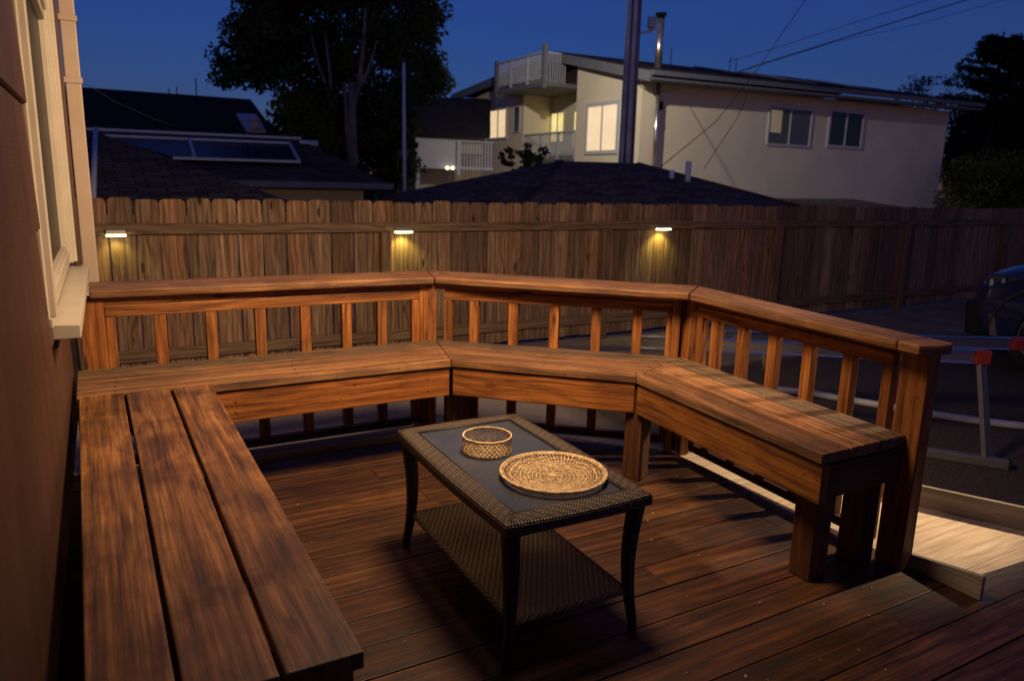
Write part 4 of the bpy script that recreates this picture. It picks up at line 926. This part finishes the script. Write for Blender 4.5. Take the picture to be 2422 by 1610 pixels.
q = aY(1490,55,16); m = MB(); m.tube([(q.x,15.8,q.z-.14),(q.x,15.8,q.z+.12)], .11, 14); m.build('antenna_box', WTRIM, pole, .01)
m = MB(); m.tube([(pxm,15.85,q.z-.30),(q.x,15.8,q.z-.22),(q.x,15.8,q.z-.15)], .03, 6); m.tube([(q.x,15.8,q.z-.19),(q.x,15.8,q.z-.15)], .09, 10); m.build('bracket', POLEM, pole)
q = aY(930,145,20); m = MB(); m.tube([(q.x,20,G0),(q.x,20,q.z)], [.055,.045], 10); o = m.build('metal_post', WTRIM); tag(o, 'slim pale metal post standing in front of the tall tree', 'post')
def wire(pts, r_, label):
    if len(pts) > 3: pts = [pts[0]+(pts[0]-pts[1])*2.5]+pts
    P_ = []
    for i in range(len(pts)-1):
        for k in range(8): P_.append(pts[i].lerp(pts[i+1], k/8))
    P_.append(pts[-1]); m = MB(); m.tube(P_, r_, 5); o = m.build('power_line', WIRE); tag(o, label, 'power line', 'overhead power lines')
wire([aY(2260,-10,18), aY(2060,52,18.5), aY(1860,115,19.5), aY(1740,152,20.5), aY(1690,170,22)], .021, 'thickest black power line rising to the top right over the yellow house roof')
wire([aY(2180,-12,20), aY(1960,55,21), aY(1790,110,22), aY(1680,142,24)], .012, 'faint upper power line running just above the thickest line')
wire([aY(2330,-5,26), aY(2120,55,27), aY(1920,98,28), aY(1722,160,30)], .012, 'faint lower power line running just below the thickest line')
wire([aY(1862,-8,14), aY(1800,80,14.5), aY(1745,160,15), aY(1650,280,15), aY(1522,385,12)], .010, 'thin wire dropping steeply from the sky to the garage roof')
wire([aY(1745,160,15.5), aY(1700,270,14.5), aY(1622,388,12)], .008, 'thin wire ending near the right side of the garage roof')
wire([Vector((pxm+.1,15.9,3.9)), aY(1498,215,18), aY(1560,205,21.6)], .012, 'short wire from the utility pole to the yellow house eave')

# ------------------------------------------------------------------ trees
def leaves(name, mat, parent, clumps, size, seed, flat=0.):
    """clumps: (centre, radii, number of leaves)"""
    rg = np.random.RandomState(seed); V = []; 
    for c, rr, n_ in clumps:
        d = rg.normal(size=(n_,3)); d /= np.linalg.norm(d,axis=1)[:,None]; rad = rg.rand(n_,1)**.42
        p = np.array(c)+d*rad*np.array(rr)
        a = rg.normal(size=(n_,3)); a /= np.linalg.norm(a,axis=1)[:,None]; b_ = np.cross(a, rg.normal(size=(n_,3))); b_ /= np.linalg.norm(b_,axis=1)[:,None]
        s_ = size*(.5+rg.rand(n_,1)); a[:,2] *= (1-flat); 
        V.append(np.stack([p-a*s_, p-b_*s_*.45, p+a*s_, p+b_*s_*.45], 1).reshape(-1,3))
    V = np.concatenate(V); n_ = len(V)//4
    me = bpy.data.meshes.new(name); me.vertices.add(len(V)); me.vertices.foreach_set('co', V.ravel())
    me.loops.add(n_*4); me.loops.foreach_set('vertex_index', np.arange(n_*4)); me.polygons.add(n_)
    me.polygons.foreach_set('loop_start', np.arange(n_)*4); me.polygons.foreach_set('loop_total', np.full(n_,4)); me.update(); me.materials.append(mat)
    o = bpy.data.objects.new(name, me); col.objects.link(o)
    if parent: o.parent = parent; o.matrix_parent_inverse = Matrix.Translation(-Vector(parent.location))
    return o
rg = np.random.RandomState(3)
TY = 24.; t = thing('tall_tree', (7.4,TY,G0), 'tall dark leafy tree with pale forked trunks rising out of the picture', 'tree')
outline = [(500,170),(530,60),(565,-60),(640,-200),(760,-260),(900,-220),(1000,-80),(1012,40),(985,120),(1038,190),(1000,225),(940,235),(900,300),(830,330),(740,320),(700,275),(645,215),(535,200)]
def inside(x, y, poly):
    c = False; j = len(poly)-1
    for i in range(len(poly)):
        if (poly[i][1] > y) != (poly[j][1] > y) and x < (poly[j][0]-poly[i][0])*(y-poly[i][1])/(poly[j][1]-poly[i][1])+poly[i][0]: c = not c
        j = i
    return c
cl = []
while len(cl) < 560:
    x, y = rg.uniform(500,1045), rg.uniform(-260,330)
    if inside(x,y,outline):
        w_ = 1-abs((x-770)/290)**2*.6; Y = TY+rg.uniform(-2.6,2.6)*w_; p = aY(x,y,Y); r_ = rg.uniform(.2,.62); cl.append(((p.x,p.y,p.z),(r_*1.3,r_*1.2,r_*.8),int(130*r_/.4)))
leaves('crown', LEAF, t, cl, .085, 5)
m = MB()
def limb(pts, r0, r1, Y=TY-1.2):
    P_ = [aY(x,y,Y) for x,y in pts]; P_ = [P_[0].lerp(P_[0],0)]+P_[1:]; n_ = len(P_); m.tube(P_, [r0+(r1-r0)*i/(n_-1) for i in range(n_)], 8)
limb([(812,420),(811,300),(810,190)], .15,.11, TY-2.6); limb([(808,385),(798,290),(794,190)], .07,.055, TY-2.6)
m2 = m; m = MB(); 
m2.build('trunk', BARK, t)
limb([(812,250),(828,190),(838,90),(842,20)], .09,.04, TY-2.55); limb([(818,225),(848,160),(868,95)], .07,.03, TY-2.5)
limb([(762,300),(752,200),(730,140),(712,60)], .05,.02, TY-2.5); limb([(765,250),(760,170),(748,70)], .06,.03, TY-2.4)
m.build('branches', BARK, t)
m = MB(); limb([(768,420),(765,330),(760,260)], .16,.13, TY-2.3); m.build('side_trunk', BARKD, t)
cl = []
for k in range(34):
    x, y = rg.uniform(650,760), rg.uniform(215,330); p = aY(x,y,TY-3+rg.uniform(-.5,.5)); cl.append(((p.x,p.y,p.z),(.4,.4,.3),55))
t = thing('olive_shrub', (aY(660,300,21.).x,21.,G0), 'olive green bushy shrub under the left side of the tall tree', 'shrub')
leaves('foliage', LEAFY, t, cl, .07, 8); m = MB(); q = aY(660,300,21); m.tube([(q.x,21,G0),(q.x,21,q.z)], [.08,.03], 6); m.build('stem', BARKD, t)
def bushy(name, label, cat, x0, x1, y0, y1, Y, n_, mat, size, seed, dens=70, dy=1.0, stem=True):
    r_ = np.random.RandomState(seed); c = aY((x0+x1)/2,(y0+y1)/2,Y); t = thing(name, (c.x,Y,G0), label, cat); cl = []
    for k in range(n_):
        u, v = r_.uniform(-1,1), r_.uniform(-1,1)
        if u*u+v*v > 1.05: continue
        x, y = (x0+x1)/2+u*(x1-x0)/2, (y0+y1)/2+v*(y1-y0)/2; p = aY(x,y,Y+r_.uniform(-dy,dy)); s_ = (aY(x1,y0,Y).x-aY(x0,y0,Y).x)*.07*r_.uniform(.7,1.4); cl.append(((p.x,p.y,p.z),(s_*1.2,s_*1.2,s_*.75),dens))
    leaves('crown', mat, t, cl, size, seed)
    m = MB(); m.tube([(c.x,Y,G0),(c.x+.05,Y,c.z)], [.12,.05], 7); m.build('trunk', BARKD, t); return t
bushy('background_tree', 'black evergreen mass behind the tall tree trunks, left of the slim post', 'tree', 600,960,235,470, 29, 130, LEAF, .14, 21, 110)
bushy('background_tree', 'dark low tree between the slim post and the balcony house', 'tree', 860,965,240,430, 27.5, 60, LEAF, .11, 22, 110)
bushy('garden_shrub', 'leafy shrub rising over the garage roof before the lower balcony', 'shrub', 1150,1262,330,400, 15.0, 42, LEAF, .05, 23, 34, .4)
tt = bushy('dark_tree', 'rounded dark tree low at the right edge behind the fence', 'tree', 2180,2480,360,520, 20, 90, LEAFY, .08, 24, 120)
bushy('background_tree', 'dense black tree mass behind the conifer at the right edge', 'tree', 2185,2520,250,500, 31, 210, CONIF, .17, 51, 150, 1.5)
# conifer at right
t = thing('conifer', (41.5,24,G0), 'tall dark conifer with layered branches beside the right end of the yellow house', 'tree')
m = MB(); c0_ = aY(2310,95,26); m.tube([(c0_.x,26,G0),(c0_.x,26,c0_.z+.5)], [.3,.05], 8); m.build('trunk', BARKD, t)
cl = []; r_ = np.random.RandomState(12)
for k in range(150):
    f = r_.rand(); y = 95+f*170; half = 28+135*f**.75; side = r_.choice([-1,1]); L = r_.uniform(.15,1)*half
    for s_ in range(4):
        g_ = (s_+1)/4; p = aY(2312+side*L*g_, y-12*g_+r_.uniform(-3,3), 26+r_.uniform(-1.5,1.5)); cl.append(((p.x,p.y,p.z),(.46,.4,.15),52))
for k in range(330):
    p = aY(r_.uniform(2190,2470), r_.uniform(235,490), 26+r_.uniform(-1,1)); cl.append(((p.x,p.y,p.z),(.75,.7,.45),75))
leaves('crown', CONIF, t, cl, .10, 31, .4)
for (x0,x1,y0,y1,Y,seed) in ((2040,2250,180,330,44,41),):
    bushy('background_tree', 'thin dark treetops just above the right end of the yellow roof', 'tree', 2060,2230,178,300, 42, 40, CONIF, .12, 41, 60)
